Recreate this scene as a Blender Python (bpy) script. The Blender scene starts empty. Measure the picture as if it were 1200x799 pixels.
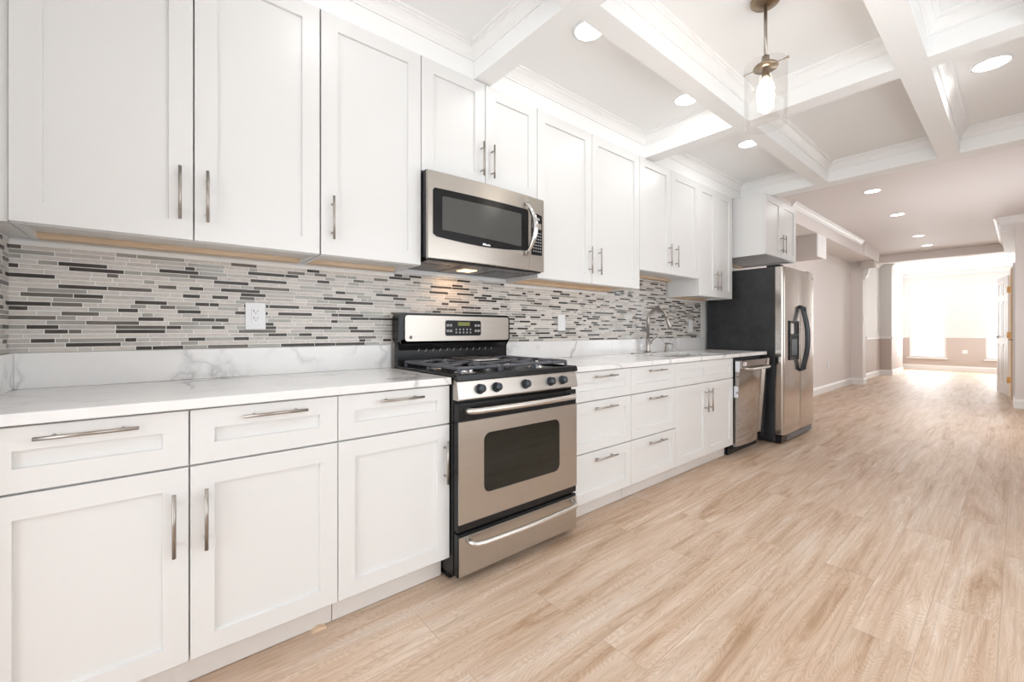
import bpy, bmesh, math, random
from mathutils import Vector
R = random.Random(7)
sc = bpy.context.scene
C = sc.collection
PI = math.pi

# ------------------------------------------------------------------ camera
F = 495.0
cam_d = bpy.data.cameras.new('camera')
cam_d.sensor_width = 36.0
cam_d.sensor_fit = 'HORIZONTAL'
cam_d.lens = 36.0 * F / 1200.0
cam_d.shift_y = -12.5 / 1200.0
cam_d.clip_start = 0.05
cam = bpy.data.objects.new('camera', cam_d)
C.objects.link(cam)
cam.location = (2.232, 0.0, 1.11)
cam.rotation_euler = (PI / 2, 0, math.atan(595 / F))
sc.camera = cam

# ------------------------------------------------------------------ light
sc.view_settings.view_transform = 'Standard'
sc.view_settings.look = 'None'
sc.view_settings.exposure = 0.0
sc.view_settings.gamma = 1.0
sc.view_settings.use_curve_mapping = False
sc.cycles.max_bounces = 12
sc.cycles.diffuse_bounces = 6
sc.cycles.glossy_bounces = 4
sc.cycles.transparent_max_bounces = 12
sc.cycles.sample_clamp_indirect = 6.0
w = bpy.data.worlds.new('world')
sc.world = w
w.use_nodes = True
w.node_tree.nodes['Background'].inputs[0].default_value = (0.93, 0.97, 1.0, 1)
w.node_tree.nodes['Background'].inputs[1].default_value = 3.0


def area(name, loc, rot, sx, sy, power, col=(1, 1, 1), shape='RECTANGLE', spread=PI):
    d = bpy.data.lights.new(name, 'AREA')
    d.shape = shape
    d.size = sx
    d.size_y = sy
    d.energy = power
    d.color = col
    d.spread = spread
    o = bpy.data.objects.new(name, d)
    C.objects.link(o)
    o.location = loc
    o.rotation_euler = rot
    return o


# daylight at both front windows; fill lamps at added, unseen rear and right openings
area('added_rear_fill', (1.9, -2.42, 1.35), (PI / 2, 0, 0), 2.0, 2.2, 25, (0.90, 0.95, 1.0))  # soft fill from behind the camera, at an added opening
area('added_side_fill', (3.03, 1.7, 1.35), (PI / 2, 0, PI / 2), 3.0, 1.5, 6.5, (0.95, 0.975, 1.0))  # added fill to even out the cabinet fronts, window unseen
area('front_window_daylight', (0.55, 16.55, 1.36), (-PI / 2, 0, 0), 0.75, 2.05, 42, (1.0, 0.99, 0.985))
area('front_window_daylight', (1.95, 16.55, 1.36), (-PI / 2, 0, 0), 0.6, 2.05, 34, (1.0, 0.99, 0.985))
area('added_far_side_fill', (3.03, 7.2, 1.3), (PI / 2, 0, PI / 2), 2.2, 1.5, 18, (1.0, 0.97, 0.965))  # added fill for the long room at a made-up opening


# ------------------------------------------------------------------ materials
def mat(name, col, rough=0.5, metal=0.0, emit=None, es=1.0, coat=0.0, spec=None):
    m = bpy.data.materials.new(name)
    m.use_nodes = True
    b = m.node_tree.nodes['Principled BSDF']
    b.inputs['Base Color'].default_value = (*col, 1)
    b.inputs['Roughness'].default_value = rough
    b.inputs['Metallic'].default_value = metal
    b.inputs['Coat Weight'].default_value = coat
    if spec is not None:
        b.inputs['Specular IOR Level'].default_value = spec
    if emit:
        b.inputs['Emission Color'].default_value = (*emit, 1)
        b.inputs['Emission Strength'].default_value = es
    return m


def nt(m):
    n = m.node_tree
    return n, n.nodes, n.links, n.nodes['Principled BSDF']


def coords(m, scale=(1, 1, 1), rot=(0, 0, 0)):
    n, N, L, b = nt(m)
    g = N.new('ShaderNodeNewGeometry')
    mp = N.new('ShaderNodeMapping')
    mp.inputs['Scale'].default_value = scale
    mp.inputs['Rotation'].default_value = rot
    L.new(g.outputs['Position'], mp.inputs['Vector'])
    return mp.outputs['Vector']


def noise(m, vec, scale, detail=4, rough=0.5, dist=0.0):
    N, L = m.node_tree.nodes, m.node_tree.links
    t = N.new('ShaderNodeTexNoise')
    t.inputs['Scale'].default_value = scale
    t.inputs['Detail'].default_value = detail
    t.inputs['Roughness'].default_value = rough
    t.inputs['Distortion'].default_value = dist
    L.new(vec, t.inputs['Vector'])
    return t.outputs['Fac']


def ramp(m, fac, stops):
    N, L = m.node_tree.nodes, m.node_tree.links
    r = N.new('ShaderNodeValToRGB')
    e = r.color_ramp.elements
    while len(e) < len(stops):
        e.new(0.5)
    for i, (p, c) in enumerate(stops):
        e[i].position = p
        e[i].color = (*c, 1) if len(c) == 3 else c
    L.new(fac, r.inputs[0])
    return r.outputs[0]


def bump(m, fac, strength, dist=0.01):
    N, L = m.node_tree.nodes, m.node_tree.links
    b = N.new('ShaderNodeBump')
    b.inputs['Strength'].default_value = strength
    b.inputs['Distance'].default_value = dist
    L.new(fac, b.inputs['Height'])
    L.new(b.outputs[0], N['Principled BSDF'].inputs['Normal'])


def mix(m, kind, fac, a, b):
    N, L = m.node_tree.nodes, m.node_tree.links
    x = N.new('ShaderNodeMix')
    x.data_type = 'RGBA'
    x.blend_type = kind
    if isinstance(fac, (int, float)):
        x.inputs[0].default_value = fac
    else:
        L.new(fac, x.inputs[0])
    for s, v in ((6, a), (7, b)):
        if isinstance(v, tuple):
            x.inputs[s].default_value = (*v, 1)
        else:
            L.new(v, x.inputs[s])
    return x.outputs[2]


def base(m, out):
    m.node_tree.links.new(out, m.node_tree.nodes['Principled BSDF'].inputs['Base Color'])


def painted(name, col, rough=0.5, s=60, st=0.03):
    m = mat(name, col, rough)
    v = coords(m)
    f = noise(m, v, s, 3)
    bump(m, f, st, 0.002)
    lo = tuple(c * 0.985 for c in col)
    base(m, ramp(m, noise(m, v, 1.3, 2), [(0.3, lo), (0.7, col)]))
    return m


M = {}
M['cab'] = painted('white_cabinet_paint', (0.755, 0.76, 0.758), 0.34)
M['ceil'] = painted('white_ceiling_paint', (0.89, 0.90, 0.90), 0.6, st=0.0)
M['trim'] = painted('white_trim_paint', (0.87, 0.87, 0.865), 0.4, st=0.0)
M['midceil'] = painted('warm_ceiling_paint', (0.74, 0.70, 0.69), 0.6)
M['wall'] = painted('pale_beige_wall_paint', (0.77, 0.725, 0.70), 0.6)
M['wallk'] = painted('white_wall_paint', (0.82, 0.81, 0.80), 0.6)
M['wallup'] = painted('white_upper_wall_paint', (0.75, 0.745, 0.735), 0.6)
M['taupe'] = painted('taupe_lower_wall_paint', (0.56, 0.49, 0.455), 0.6)
M['ductpaint'] = painted('beige_duct_paint', (0.56, 0.51, 0.48), 0.6)
M['toe'] = painted('toe_kick_laminate', (0.74, 0.715, 0.69), 0.45)
M['plastic'] = mat('white_plastic', (0.82, 0.83, 0.85), 0.35)
M['socket'] = mat('dark_slot', (0.03, 0.03, 0.03), 0.6)
M['black'] = mat('black_enamel', (0.012, 0.012, 0.013), 0.24, spec=0.3)
M['gap'] = mat('black_gap', (0.01, 0.01, 0.01), 0.7)
M['iron'] = mat('cast_iron', (0.085, 0.09, 0.108), 0.36)
M['knob'] = mat('blue_black_plastic', (0.028, 0.036, 0.046), 0.3)
M['glassblk'] = mat('dark_oven_glass', (0.010, 0.012, 0.009), 0.04)
M['screen'] = mat('grey_mesh_glass', (0.085, 0.087, 0.083), 0.2, spec=0.3)
M['panelblk'] = mat('control_panel_black', (0.012, 0.012, 0.013), 0.25, spec=0.25)
M['button'] = mat('grey_button', (0.35, 0.35, 0.36), 0.5)
M['tag'] = mat('paper_label', (0.72, 0.76, 0.82), 0.5)
M['red'] = mat('red_print', (0.6, 0.08, 0.1), 0.5)
M['lcd'] = mat('green_display', (0.10, 0.11, 0.03), 0.3, emit=(0.35, 0.38, 0.05), es=0.25)
M['rawglow'] = mat('range_lamp_lens', (1, 0.8, 0.5), 0.5, emit=(1.0, 0.66, 0.36), es=2.6)
M['lens'] = mat('lamp_lens', (1, 1, 1), 0.5, emit=(1.0, 0.98, 0.95), es=12)
M['bulb'] = mat('bulb_glow', (1, 1, 1), 0.5, emit=(1.0, 0.93, 0.82), es=22)
M['brass'] = mat('aged_brass', (0.33, 0.25, 0.17), 0.3, 1.0)
M['nickelrod'] = mat('pewter_rod', (0.42, 0.38, 0.33), 0.35, 1.0)
M['hinge'] = mat('brass_hinge', (0.75, 0.48, 0.2), 0.35, 1.0)
M['jamb'] = mat('warm_lit_wood_jamb', (0.78, 0.60, 0.42), 0.5)  # wood jamb with its warm light put into the colour
M['chrome'] = mat('chrome', (0.75, 0.75, 0.76), 0.12, 1.0)


def steel(name, col, rough, sc_, st=0.06):
    m = mat(name, col, rough, 1.0)
    v = coords(m, sc_)
    f = noise(m, v, 1.0, 3)
    base(m, ramp(m, f, [(0.2, tuple(c * 0.93 for c in col)), (0.8, tuple(min(1, c * 1.04) for c in col))]))
    N, L = m.node_tree.nodes, m.node_tree.links
    r = N.new('ShaderNodeMapRange')
    r.inputs[3].default_value = rough - 0.05
    r.inputs[4].default_value = rough + 0.06
    L.new(f, r.inputs[0])
    L.new(r.outputs[0], N['Principled BSDF'].inputs['Roughness'])
    bump(m, f, st, 0.001)
    return m


M['steel'] = steel('brushed_stainless', (0.52, 0.485, 0.445), 0.34, (300, 4, 300))
M['steelv'] = steel('brushed_stainless_vertical', (0.62, 0.58, 0.54), 0.15, (500, 500, 6), 0.02)
M['nickel'] = mat('brushed_nickel', (0.41, 0.38, 0.35), 0.32, 1.0)
M['satin'] = mat('satin_handle_steel', (0.66, 0.63, 0.60), 0.33, 1.0)
M['steeld'] = steel('dishwasher_stainless', (0.43, 0.405, 0.385), 0.07, (500, 500, 6), 0.01)

# raw plywood
m = mat('raw_plywood', (0.72, 0.55, 0.38), 0.6)
v = coords(m, (30, 3, 30))
base(m, ramp(m, noise(m, v, 1.0, 5, 0.6), [(0.25, (0.62, 0.44, 0.28)), (0.7, (0.80, 0.63, 0.45))]))
M['ply'] = m

# textured black fridge side
m = mat('textured_black_side', (0.022, 0.023, 0.026), 0.35)
v = coords(m)
bump(m, noise(m, v, 260, 3), 0.55, 0.003)
base(m, ramp(m, noise(m, v, 9, 5, 0.7), [(0.3, (0.011, 0.012, 0.014)), (0.75, (0.034, 0.035, 0.038))]))
M['fridgeside'] = m

# quartz with soft grey veins
m = mat('veined_quartz', (0.9, 0.9, 0.9), 0.16)
v = coords(m, (1.0, 1.0, 1.0), (0.4, 0.3, 0.5))
N, L = m.node_tree.nodes, m.node_tree.links
warp = N.new('ShaderNodeTexNoise'); warp.inputs['Scale'].default_value = 2.2; warp.inputs['Detail'].default_value = 5
L.new(v, warp.inputs['Vector'])
ad = N.new('ShaderNodeVectorMath'); ad.operation = 'MULTIPLY_ADD'
L.new(warp.outputs['Color'], ad.inputs[0]); ad.inputs[1].default_value = (0.7, 0.7, 0.7); L.new(v, ad.inputs[2])
vo = N.new('ShaderNodeTexVoronoi'); vo.feature = 'DISTANCE_TO_EDGE'; vo.inputs['Scale'].default_value = 1.9
L.new(ad.outputs[0], vo.inputs['Vector'])
veins = ramp(m, vo.outputs['Distance'], [(0.0, (0.52, 0.52, 0.54)), (0.010, (0.78, 0.78, 0.79)), (0.04, (1, 1, 1))])
msk = ramp(m, noise(m, v, 1.6, 3), [(0.40, (0, 0, 0)), (0.58, (1, 1, 1))])
c1 = mix(m, 'MIX', msk, (1.0, 1.0, 1.0), veins)
cl = ramp(m, noise(m, ad.outputs[0], 3.5, 5, 0.6), [(0.45, (0.83, 0.83, 0.825)), (0.78, (0.76, 0.76, 0.77))])
base(m, mix(m, 'MULTIPLY', 1.0, cl, c1))
M['quartz'] = m

# mosaic tiles: five glazes / stones
def tile(name, a, b, rough, st=(6, 40, 160)):
    m = mat(name, a, rough)
    v = coords(m, st)
    base(m, ramp(m, noise(m, v, 1.0, 3, 0.6), [(0.3, a), (0.7, b)]))
    return m


M['t0'] = tile('tile_dark_glass', (0.055, 0.046, 0.040), (0.085, 0.075, 0.065), 0.25, (3, 8, 30))
M['t1'] = tile('tile_grey_marble', (0.44, 0.405, 0.375), (0.58, 0.54, 0.51), 0.4)
M['t2'] = tile('tile_pale_marble', (0.54, 0.495, 0.455), (0.70, 0.66, 0.62), 0.4)
M['t3'] = tile('tile_sage_glass', (0.31, 0.30, 0.265), (0.40, 0.385, 0.345), 0.12, (3, 8, 30))
M['t4'] = tile('tile_cream_stone', (0.60, 0.55, 0.50), (0.70, 0.66, 0.61), 0.4)
M['t5'] = tile('tile_brown_glass', (0.13, 0.115, 0.10), (0.20, 0.175, 0.15), 0.12, (3, 8, 30))
for k_ in ('t0', 't5'): M[k_].node_tree.nodes['Principled BSDF'].inputs['Specular IOR Level'].default_value = 0.2
M['grout'] = mat('pale_grout', (0.88, 0.88, 0.87), 0.8)

# wood plank floor (planks run along y)
m = mat('light_oak_planks', (0.6, 0.45, 0.32), 0.52)
N, L = m.node_tree.nodes, m.node_tree.links
g = N.new('ShaderNodeNewGeometry')
sp = N.new('ShaderNodeSeparateXYZ'); L.new(g.outputs['Position'], sp.inputs[0])
cb = N.new('ShaderNodeCombineXYZ')
L.new(sp.outputs[1], cb.inputs[0]); L.new(sp.outputs[0], cb.inputs[1])
br = N.new('ShaderNodeTexBrick')
br.inputs['Scale'].default_value = 1.0
br.inputs['Brick Width'].default_value = 1.22
br.inputs['Row Height'].default_value = 0.182
br.inputs['Mortar Size'].default_value = 0.0014
br.inputs['Mortar Smooth'].default_value = 0.3
br.inputs['Bias'].default_value = 0.0
br.inputs['Color1'].default_value = (0, 0, 0, 1)
br.inputs['Color2'].default_value = (1, 1, 1, 1)
br.inputs['Mortar'].default_value = (0.5, 0.5, 0.5, 1)
br.offset = 0.37
L.new(cb.outputs[0], br.inputs['Vector'])
# per plank shift of the grain
sh = N.new('ShaderNodeVectorMath'); sh.operation = 'MULTIPLY_ADD'
L.new(br.outputs['Color'], sh.inputs[0]); sh.inputs[1].default_value = (7.3, 3.1, 9.7); L.new(cb.outputs[0], sh.inputs[2])
def mapped(vec, s):
    mp = N.new('ShaderNodeMapping'); mp.inputs['Scale'].default_value = s
    L.new(vec, mp.inputs['Vector']); return mp.outputs[0]
g1 = noise(m, mapped(sh.outputs[0], (2.4, 80, 1)), 1.0, 8, 0.75, 0.3)
g2 = noise(m, mapped(sh.outputs[0], (1.1, 10, 1)), 1.0, 8, 0.66, 0.7)
ws = N.new('ShaderNodeTexNoise'); ws.inputs['Scale'].default_value = 1.0; ws.inputs['Detail'].default_value = 2.0
L.new(mapped(sh.outputs[0], (1.5, 7.5, 1)), ws.inputs['Vector'])
mm = N.new('ShaderNodeMath'); mm.operation = 'MULTIPLY'; mm.inputs[1].default_value = 110.0
L.new(ws.outputs['Fac'], mm.inputs[0])
fr = N.new('ShaderNodeMath'); fr.operation = 'PINGPONG'; fr.inputs[1].default_value = 1.0
L.new(mm.outputs[0], fr.inputs[0])
tone = ramp(m, g2, [(0.33, (0.44, 0.29, 0.185)), (0.45, (0.585, 0.43, 0.315)), (0.56, (0.65, 0.51, 0.40)), (0.68, (0.71, 0.60, 0.51))])
fine = ramp(m, g1, [(0.36, (0.83, 0.79, 0.75)), (0.52, (0.99, 0.985, 0.98)), (0.68, (1.07, 1.08, 1.09))])
ring = ramp(m, fr.outputs[0], [(0.0, (0.86, 0.83, 0.80)), (0.5, (1.0, 1.0, 1.0)), (1.0, (1.04, 1.045, 1.05))])
cc = mix(m, 'MULTIPLY', 1.0, tone, fine)
cc = mix(m, 'MULTIPLY', 0.8, cc, ring)
pl = ramp(m, br.outputs['Color'], [(0.0, (0.965, 0.96, 0.955)), (1.0, (1.035, 1.035, 1.035))])
cc = mix(m, 'MULTIPLY', 1.0, cc, pl)
base(m, mix(m, 'MIX', br.outputs['Fac'], cc, (0.46, 0.34, 0.25)))
bump(m, g1, 0.12, 0.002)
M['floor'] = m


def glassmat(name, tint=(1, 1, 1), refl=0.12, rough=0.02):
    m = bpy.data.materials.new(name)
    m.use_nodes = True
    N, L = m.node_tree.nodes, m.node_tree.links
    N.remove(N['Principled BSDF'])
    t = N.new('ShaderNodeBsdfTransparent'); t.inputs[0].default_value = (*tint, 1)
    gl = N.new('ShaderNodeBsdfGlossy'); gl.inputs['Roughness'].default_value = rough
    fz = N.new('ShaderNodeLayerWeight'); fz.inputs['Blend'].default_value = 0.25
    mp = N.new('ShaderNodeMapRange'); mp.inputs[3].default_value = refl * 0.3; mp.inputs[4].default_value = min(1, refl * 5)
    L.new(fz.outputs['Facing'], mp.inputs[0])
    mx = N.new('ShaderNodeMixShader')
    L.new(mp.outputs[0], mx.inputs[0]); L.new(t.outputs[0], mx.inputs[1]); L.new(gl.outputs[0], mx.inputs[2])
    L.new(mx.outputs[0], N['Material Output'].inputs['Surface'])
    return m


M['glass'] = glassmat('clear_glass', (0.97, 0.97, 0.97), 0.10)
M['shade'] = glassmat('seeded_glass_shade', (0.985, 0.98, 0.975), 0.05)


# ------------------------------------------------------------------ mesh builder
class G:
    def __init__(self):
        self.bm = bmesh.new()
        self.mi = 0

    def faces(self, vs, fs, smooth=False):
        v = [self.bm.verts.new(p) for p in vs]
        for f in fs:
            try:
                q = self.bm.faces.new([v[i] for i in f])
            except ValueError:
                continue
            q.material_index = self.mi
            q.smooth = smooth
        return self

    def box(self, x0, x1, y0, y1, z0, z1, b=0.0):
        if b <= 0:
            vs = [(x, y, z) for x in (x0, x1) for y in (y0, y1) for z in (z0, z1)]
            fs = [(0, 1, 3, 2), (4, 6, 7, 5), (0, 4, 5, 1), (2, 3, 7, 6), (0, 2, 6, 4), (1, 5, 7, 3)]
            return self.faces(vs, fs)
        t = bmesh.new()
        bmesh.ops.create_cube(t, size=1.0)
        for q in t.verts:
            q.co = Vector(((x0 + x1) / 2 + q.co.x * (x1 - x0), (y0 + y1) / 2 + q.co.y * (y1 - y0),
                           (z0 + z1) / 2 + q.co.z * (z1 - z0)))
        bmesh.ops.bevel(t, geom=t.edges[:], offset=b, segments=2, profile=0.6, affect='EDGES')
        self.merge(t)
        return self

    def merge(self, t, smooth=False):
        t.verts.index_update()
        vs = [tuple(q.co) for q in t.verts]
        fs = [[q.index for q in f.verts] for f in t.faces]
        t.free()
        self.faces(vs, fs, smooth)

    def poly(self, pts, axis, a, b):
        """prism: pts 2D outline, extruded along axis ('x','y','z') from a to b"""
        def P(p, t):
            if axis == 'x': return (t, p[0], p[1])
            if axis == 'y': return (p[0], t, p[1])
            return (p[0], p[1], t)
        n = len(pts)
        vs = [P(p, a) for p in pts] + [P(p, b) for p in pts]
        fs = [tuple(range(n))[::-1], tuple(range(n, 2 * n))]
        fs += [(i, (i + 1) % n, n + (i + 1) % n, n + i) for i in range(n)]
        return self.faces(vs, fs)

    def tube(self, pts, r, n=12, cap=True, smooth=True):
        pts = [Vector(p) for p in pts]
        rs = r if isinstance(r, (list, tuple)) else [r] * len(pts)
        up = None
        vs, fs = [], []
        for i, p in enumerate(pts):
            d = (pts[min(i + 1, len(pts) - 1)] - pts[max(i - 1, 0)]).normalized()
            if up is None:
                up = Vector((0, 0, 1)) if abs(d.z) < 0.9 else Vector((1, 0, 0))
            a = d.cross(up).normalized()
            up = a.cross(d).normalized()
            for k in range(n):
                t = 2 * PI * k / n
                vs.append(tuple(p + a * math.cos(t) * rs[i] + up * math.sin(t) * rs[i]))
        for i in range(len(pts) - 1):
            for k in range(n):
                fs.append((i * n + k, i * n + (k + 1) % n, (i + 1) * n + (k + 1) % n, (i + 1) * n + k))
        if cap:
            fs.append(tuple(range(n))[::-1])
            fs.append(tuple((len(pts) - 1) * n + k for k in range(n)))
        return self.faces(vs, fs, smooth)

    def lathe(self, prof, c, n=24, axis='z', smooth=True):
        """prof: (r, h) list; c: centre"""
        vs, fs = [], []
        for r, h in prof:
            for k in range(n):
                t = 2 * PI * k / n
                a, b = r * math.cos(t), r * math.sin(t)
                if axis == 'z': vs.append((c[0] + a, c[1] + b, c[2] + h))
                elif axis == 'x': vs.append((c[0] + h, c[1] + a, c[2] + b))
                else: vs.append((c[0] + a, c[1] + h, c[2] + b))
        for i in range(len(prof) - 1):
            for k in range(n):
                fs.append((i * n + k, i * n + (k + 1) % n, (i + 1) * n + (k + 1) % n, (i + 1) * n + k))
        return self.faces(vs, fs, smooth)

    def obj(self, name, mats, parent=None, auto=True):
        if not isinstance(mats, (list, tuple)):
            mats = [mats]
        off = Vector((0, 0, 0))
        if parent is not None:
            q = parent
            while q is not None:
                off += q.location
                q = q.parent
        for q in self.bm.verts:
            q.co -= off
        bmesh.ops.recalc_face_normals(self.bm, faces=self.bm.faces[:])
        me = bpy.data.meshes.new(name)
        self.bm.to_mesh(me)
        self.bm.free()
        for x in mats:
            me.materials.append(x)
        o = bpy.data.objects.new(name, me)
        C.objects.link(o)
        if parent is not None:
            o.parent = parent
        return o


def thing(name, label, cat, loc, group=None):
    o = bpy.data.objects.new(name, None)
    o.empty_display_size = 0.05
    C.objects.link(o)
    o.location = loc
    o['label'] = label
    o['category'] = cat
    if group: o['group'] = group
    return o


def tag(o, label, cat, group=None):
    o['label'] = label
    o['category'] = cat
    if group: o['group'] = group
    return o


def struct(g, name, m, label=None):
    o = g.obj(name, m)
    o['kind'] = 'structure'
    if label: o['label'] = label
    return o


def rrect(a0, a1, b0, b1, r, n=5):
    pts = []
    for cx, cy, s in ((a1 - r, b1 - r, 0), (a0 + r, b1 - r, 1), (a0 + r, b0 + r, 2), (a1 - r, b0 + r, 3)):
        for k in range(n + 1):
            t = PI / 2 * (s + k / n)
            pts.append((cx + r * math.cos(t), cy + r * math.sin(t)))
    return pts


# ------------------------------------------------------------------ room shell
ZC, ZB, ZM = 2.66, 2.485, 2.74      # coffer ceiling, beam underside, plain ceiling
struct(G().box(-0.3, 3.3, -2.8, 17.2, -0.06, 0.0), 'floor', M['floor'])
struct(G().box(-0.12, 3.12, -2.62, 4.80, ZC, ZC + 0.08), 'ceiling', M['ceil'])
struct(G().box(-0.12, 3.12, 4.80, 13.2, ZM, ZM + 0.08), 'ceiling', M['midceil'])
struct(G().box(-0.12, 3.12, 12.2, 16.9, ZM - 0.001, ZM + 0.08), 'ceiling', M['ceil'])

# walls
struct(G().box(-0.12, 0.0, -0.53, 5.5, 0, ZM), 'wall_left', M['wallk'])
struct(G().box(-0.12, 0.0, 5.5, 12.1, 0, ZM), 'wall_left', M['wall'])
g = G(); g.box(-0.12, 0.0, 12.1, 16.85, 0.93, ZM); g.mi = 1; g.box(-0.12, 0.0, 12.1, 16.85, 0, 0.93)
struct(g, 'wall_left', [M['wallup'], M['taupe']])
struct(G().box(0.0, 0.70, -0.53, -0.41, 0, ZC), 'wall_near', M['wallk'])
struct(G().box(0.58, 0.70, -2.62, -0.53, 0, ZC), 'wall_near', M['wallk'])
# unseen rear wall with a patio opening added for daylight
g = G(); g.box(0.58, 0.8, -2.62, -2.5, 0, ZC); g.box(2.95, 3.12, -2.62, -2.5, 0, ZC); g.box(0.8, 2.95, -2.62, -2.5, 2.5, ZC)
struct(g, 'wall_rear', M['wallk'])
g = G()
for x in (0.80, 1.84, 2.89): g.box(x, x + 0.06, -2.58, -2.53, 0.0, 2.5)
g.box(0.86, 2.89, -2.58, -2.53, 2.44, 2.5); g.box(0.86, 2.89, -2.58, -2.53, 0.0, 0.06)
g.mi = 1; g.box(0.86, 2.89, -2.557, -2.553, 0.06, 2.44)
struct(g, 'window_3', [M['trim'], M['glass']])  # unseen window added to give the rear fill a source
g = G()
WR = ((0.2, 3.2, 0.6, 2.1), (6.1, 8.3, 0.55, 2.05))  # added openings in the unseen right wall for the fill lamps
for a, b in ((-2.5, 0.2), (3.2, 6.1), (8.3, 9.35)): g.box(3.0, 3.12, a, b, 0, ZM)
for a, b, z0, z1 in WR: g.box(3.0, 3.12, a, b, 0, z0); g.box(3.0, 3.12, a, b, z1, ZM)
struct(g, 'wall_right', M['wall'])
for i, (a, b, z0, z1) in enumerate(WR):
    g = G()
    for y in (a, (a + b) / 2 - 0.03, b - 0.06): g.box(2.99, 3.02, y, y + 0.06, z0, z1)
    g.box(2.99, 3.02, a, b, z0, z0 + 0.05); g.box(2.99, 3.02, a, b, z1 - 0.05, z1)
    struct(g, 'window_%d' % (i + 4), M['trim'])  # unseen windows added around the right-hand fill lamps
struct(G().box(2.19, 3.12, 9.35, 9.47, 0, ZM), 'wall_back', M['wall'])
# hall side wall with door opening 10.88..11.68
g = G(); g.box(2.19, 2.31, 9.47, 10.86, 0, ZM); g.box(2.19, 2.31, 11.72, 16.85, 0, ZM); g.box(2.19, 2.31, 10.86, 11.72, 2.07, ZM)
struct(g, 'wall_right', M['wallup'])
# front (street) wall with two windows
YF = 16.7
W1, W2 = (0.18, 0.93), (1.66, 2.15)
zw0, zw1 = 0.34, 2.37
g = G()
for a, b in ((0, W1[0]), (W1[1], W2[0]), (W2[1], 2.19)):
    g.mi = 0; g.box(a, b, YF, YF + 0.15, 0.93, ZM); g.mi = 1; g.box(a, b, YF, YF + 0.15, 0, 0.93)
for a, b in (W1, W2):
    g.mi = 0; g.box(a, b, YF, YF + 0.15, zw1, ZM); g.mi = 1; g.box(a, b, YF, YF + 0.15, 0, zw0)
struct(g, 'wall_front', [M['wallup'], M['taupe']])
for i, (a, b) in enumerate((W1, W2)):
    g = G()
    zm = (zw0 + zw1) / 2
    for x0, x1 in ((a + 0.002, a + 0.05), (b - 0.05, b - 0.002)): g.box(x0, x1, YF + 0.03, YF + 0.08, zw0 + 0.002, zw1 - 0.002)
    for z0, z1 in ((zw0 + 0.002, zw0 + 0.05), (zm - 0.025, zm + 0.025), (zw1 - 0.05, zw1 - 0.002)):
        g.box(a + 0.05, b - 0.05, YF + 0.03, YF + 0.08, z0, z1)
    g.box(a - 0.04, b + 0.03, YF - 0.06, YF + 0.03, zw0 - 0.03, zw0, 0.006)
    g.mi = 1
    g.box(a + 0.05, b - 0.05, YF + 0.053, YF + 0.057, zw0 + 0.05, zw1 - 0.05)
    struct(g, 'window_%d' % (i + 1), [M['trim'], M['glass']])

# piers on the left of the long room
g = G(); g.box(0.0, 0.19, 10.97, 11.24, 0, 2.5)
struct(g, 'wall_pier', M['wall'])
g = G(); g.box(0.0, 0.22, 13.8, 15.3, 0.93, ZM - 0.002); g.mi = 1; g.box(0.0, 0.22, 13.8, 15.3, 0, 0.93)
struct(g, 'wall_pier', [M['wallup'], M['taupe']])
# header across the long room
struct(G().box(0.0, 2.19, 12.1, 12.3, 2.58, ZM - 0.002), 'trim_1', M['wall'])


# ------------------------------------------------------------------ mouldings
CROWN = [(0.0, -0.078), (0.006, -0.078), (0.006, -0.066), (0.010, -0.060), (0.014, -0.048), (0.024, -0.034),
         (0.034, -0.024), (0.038, -0.024), (0.038, -0.012), (0.048, -0.008), (0.052, 0.0)]


def crown_ring(x0, x1, y0, y1, z, name, s=1.0, prof=CROWN, m=None):
    g = G()
    vs, fs = [], []
    pr = prof + [(0.0, 0.0)]
    for o, h in pr:
        o *= s
        vs += [(x0 + o, y0 + o, z + h * s), (x1 - o, y0 + o, z + h * s), (x1 - o, y1 - o, z + h * s), (x0 + o, y1 - o, z + h * s)]
    n = len(pr)
    for i in range(n):
        j = (i + 1) % n
        for k in range(4):
            l = (k + 1) % 4
            fs.append((i * 4 + k, i * 4 + l, j * 4 + l, j * 4 + k))
    g.faces(vs, fs)
    return struct(g, name, m or M['trim'])


def crown_run(path_axis, a, b, base_, z, side, name, s=1.0, m=None):
    """straight run. path_axis 'y': wall face x=base_, projects towards side (+1/-1)"""
    pts = [(base_ + side * o * s, z + h * s) for o, h in CROWN] + [(base_, z)]
    g = G()
    if path_axis == 'y':
        g.poly(pts, 'y', a, b)
    else:
        g.poly(pts, 'x', a, b)
    return struct(g, name, m or M['trim'])


# soffit over the wall cabinets, beams
XS = 0.318
nb = 2
def beam(x0, x1, y0, y1, z0=ZB, z1=ZC - 0.001):
    global nb
    o = struct(G().box(x0, x1, y0, y1, z0, z1), 'trim_%d' % nb, M['ceil'])
    nb += 1
    return o


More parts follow.
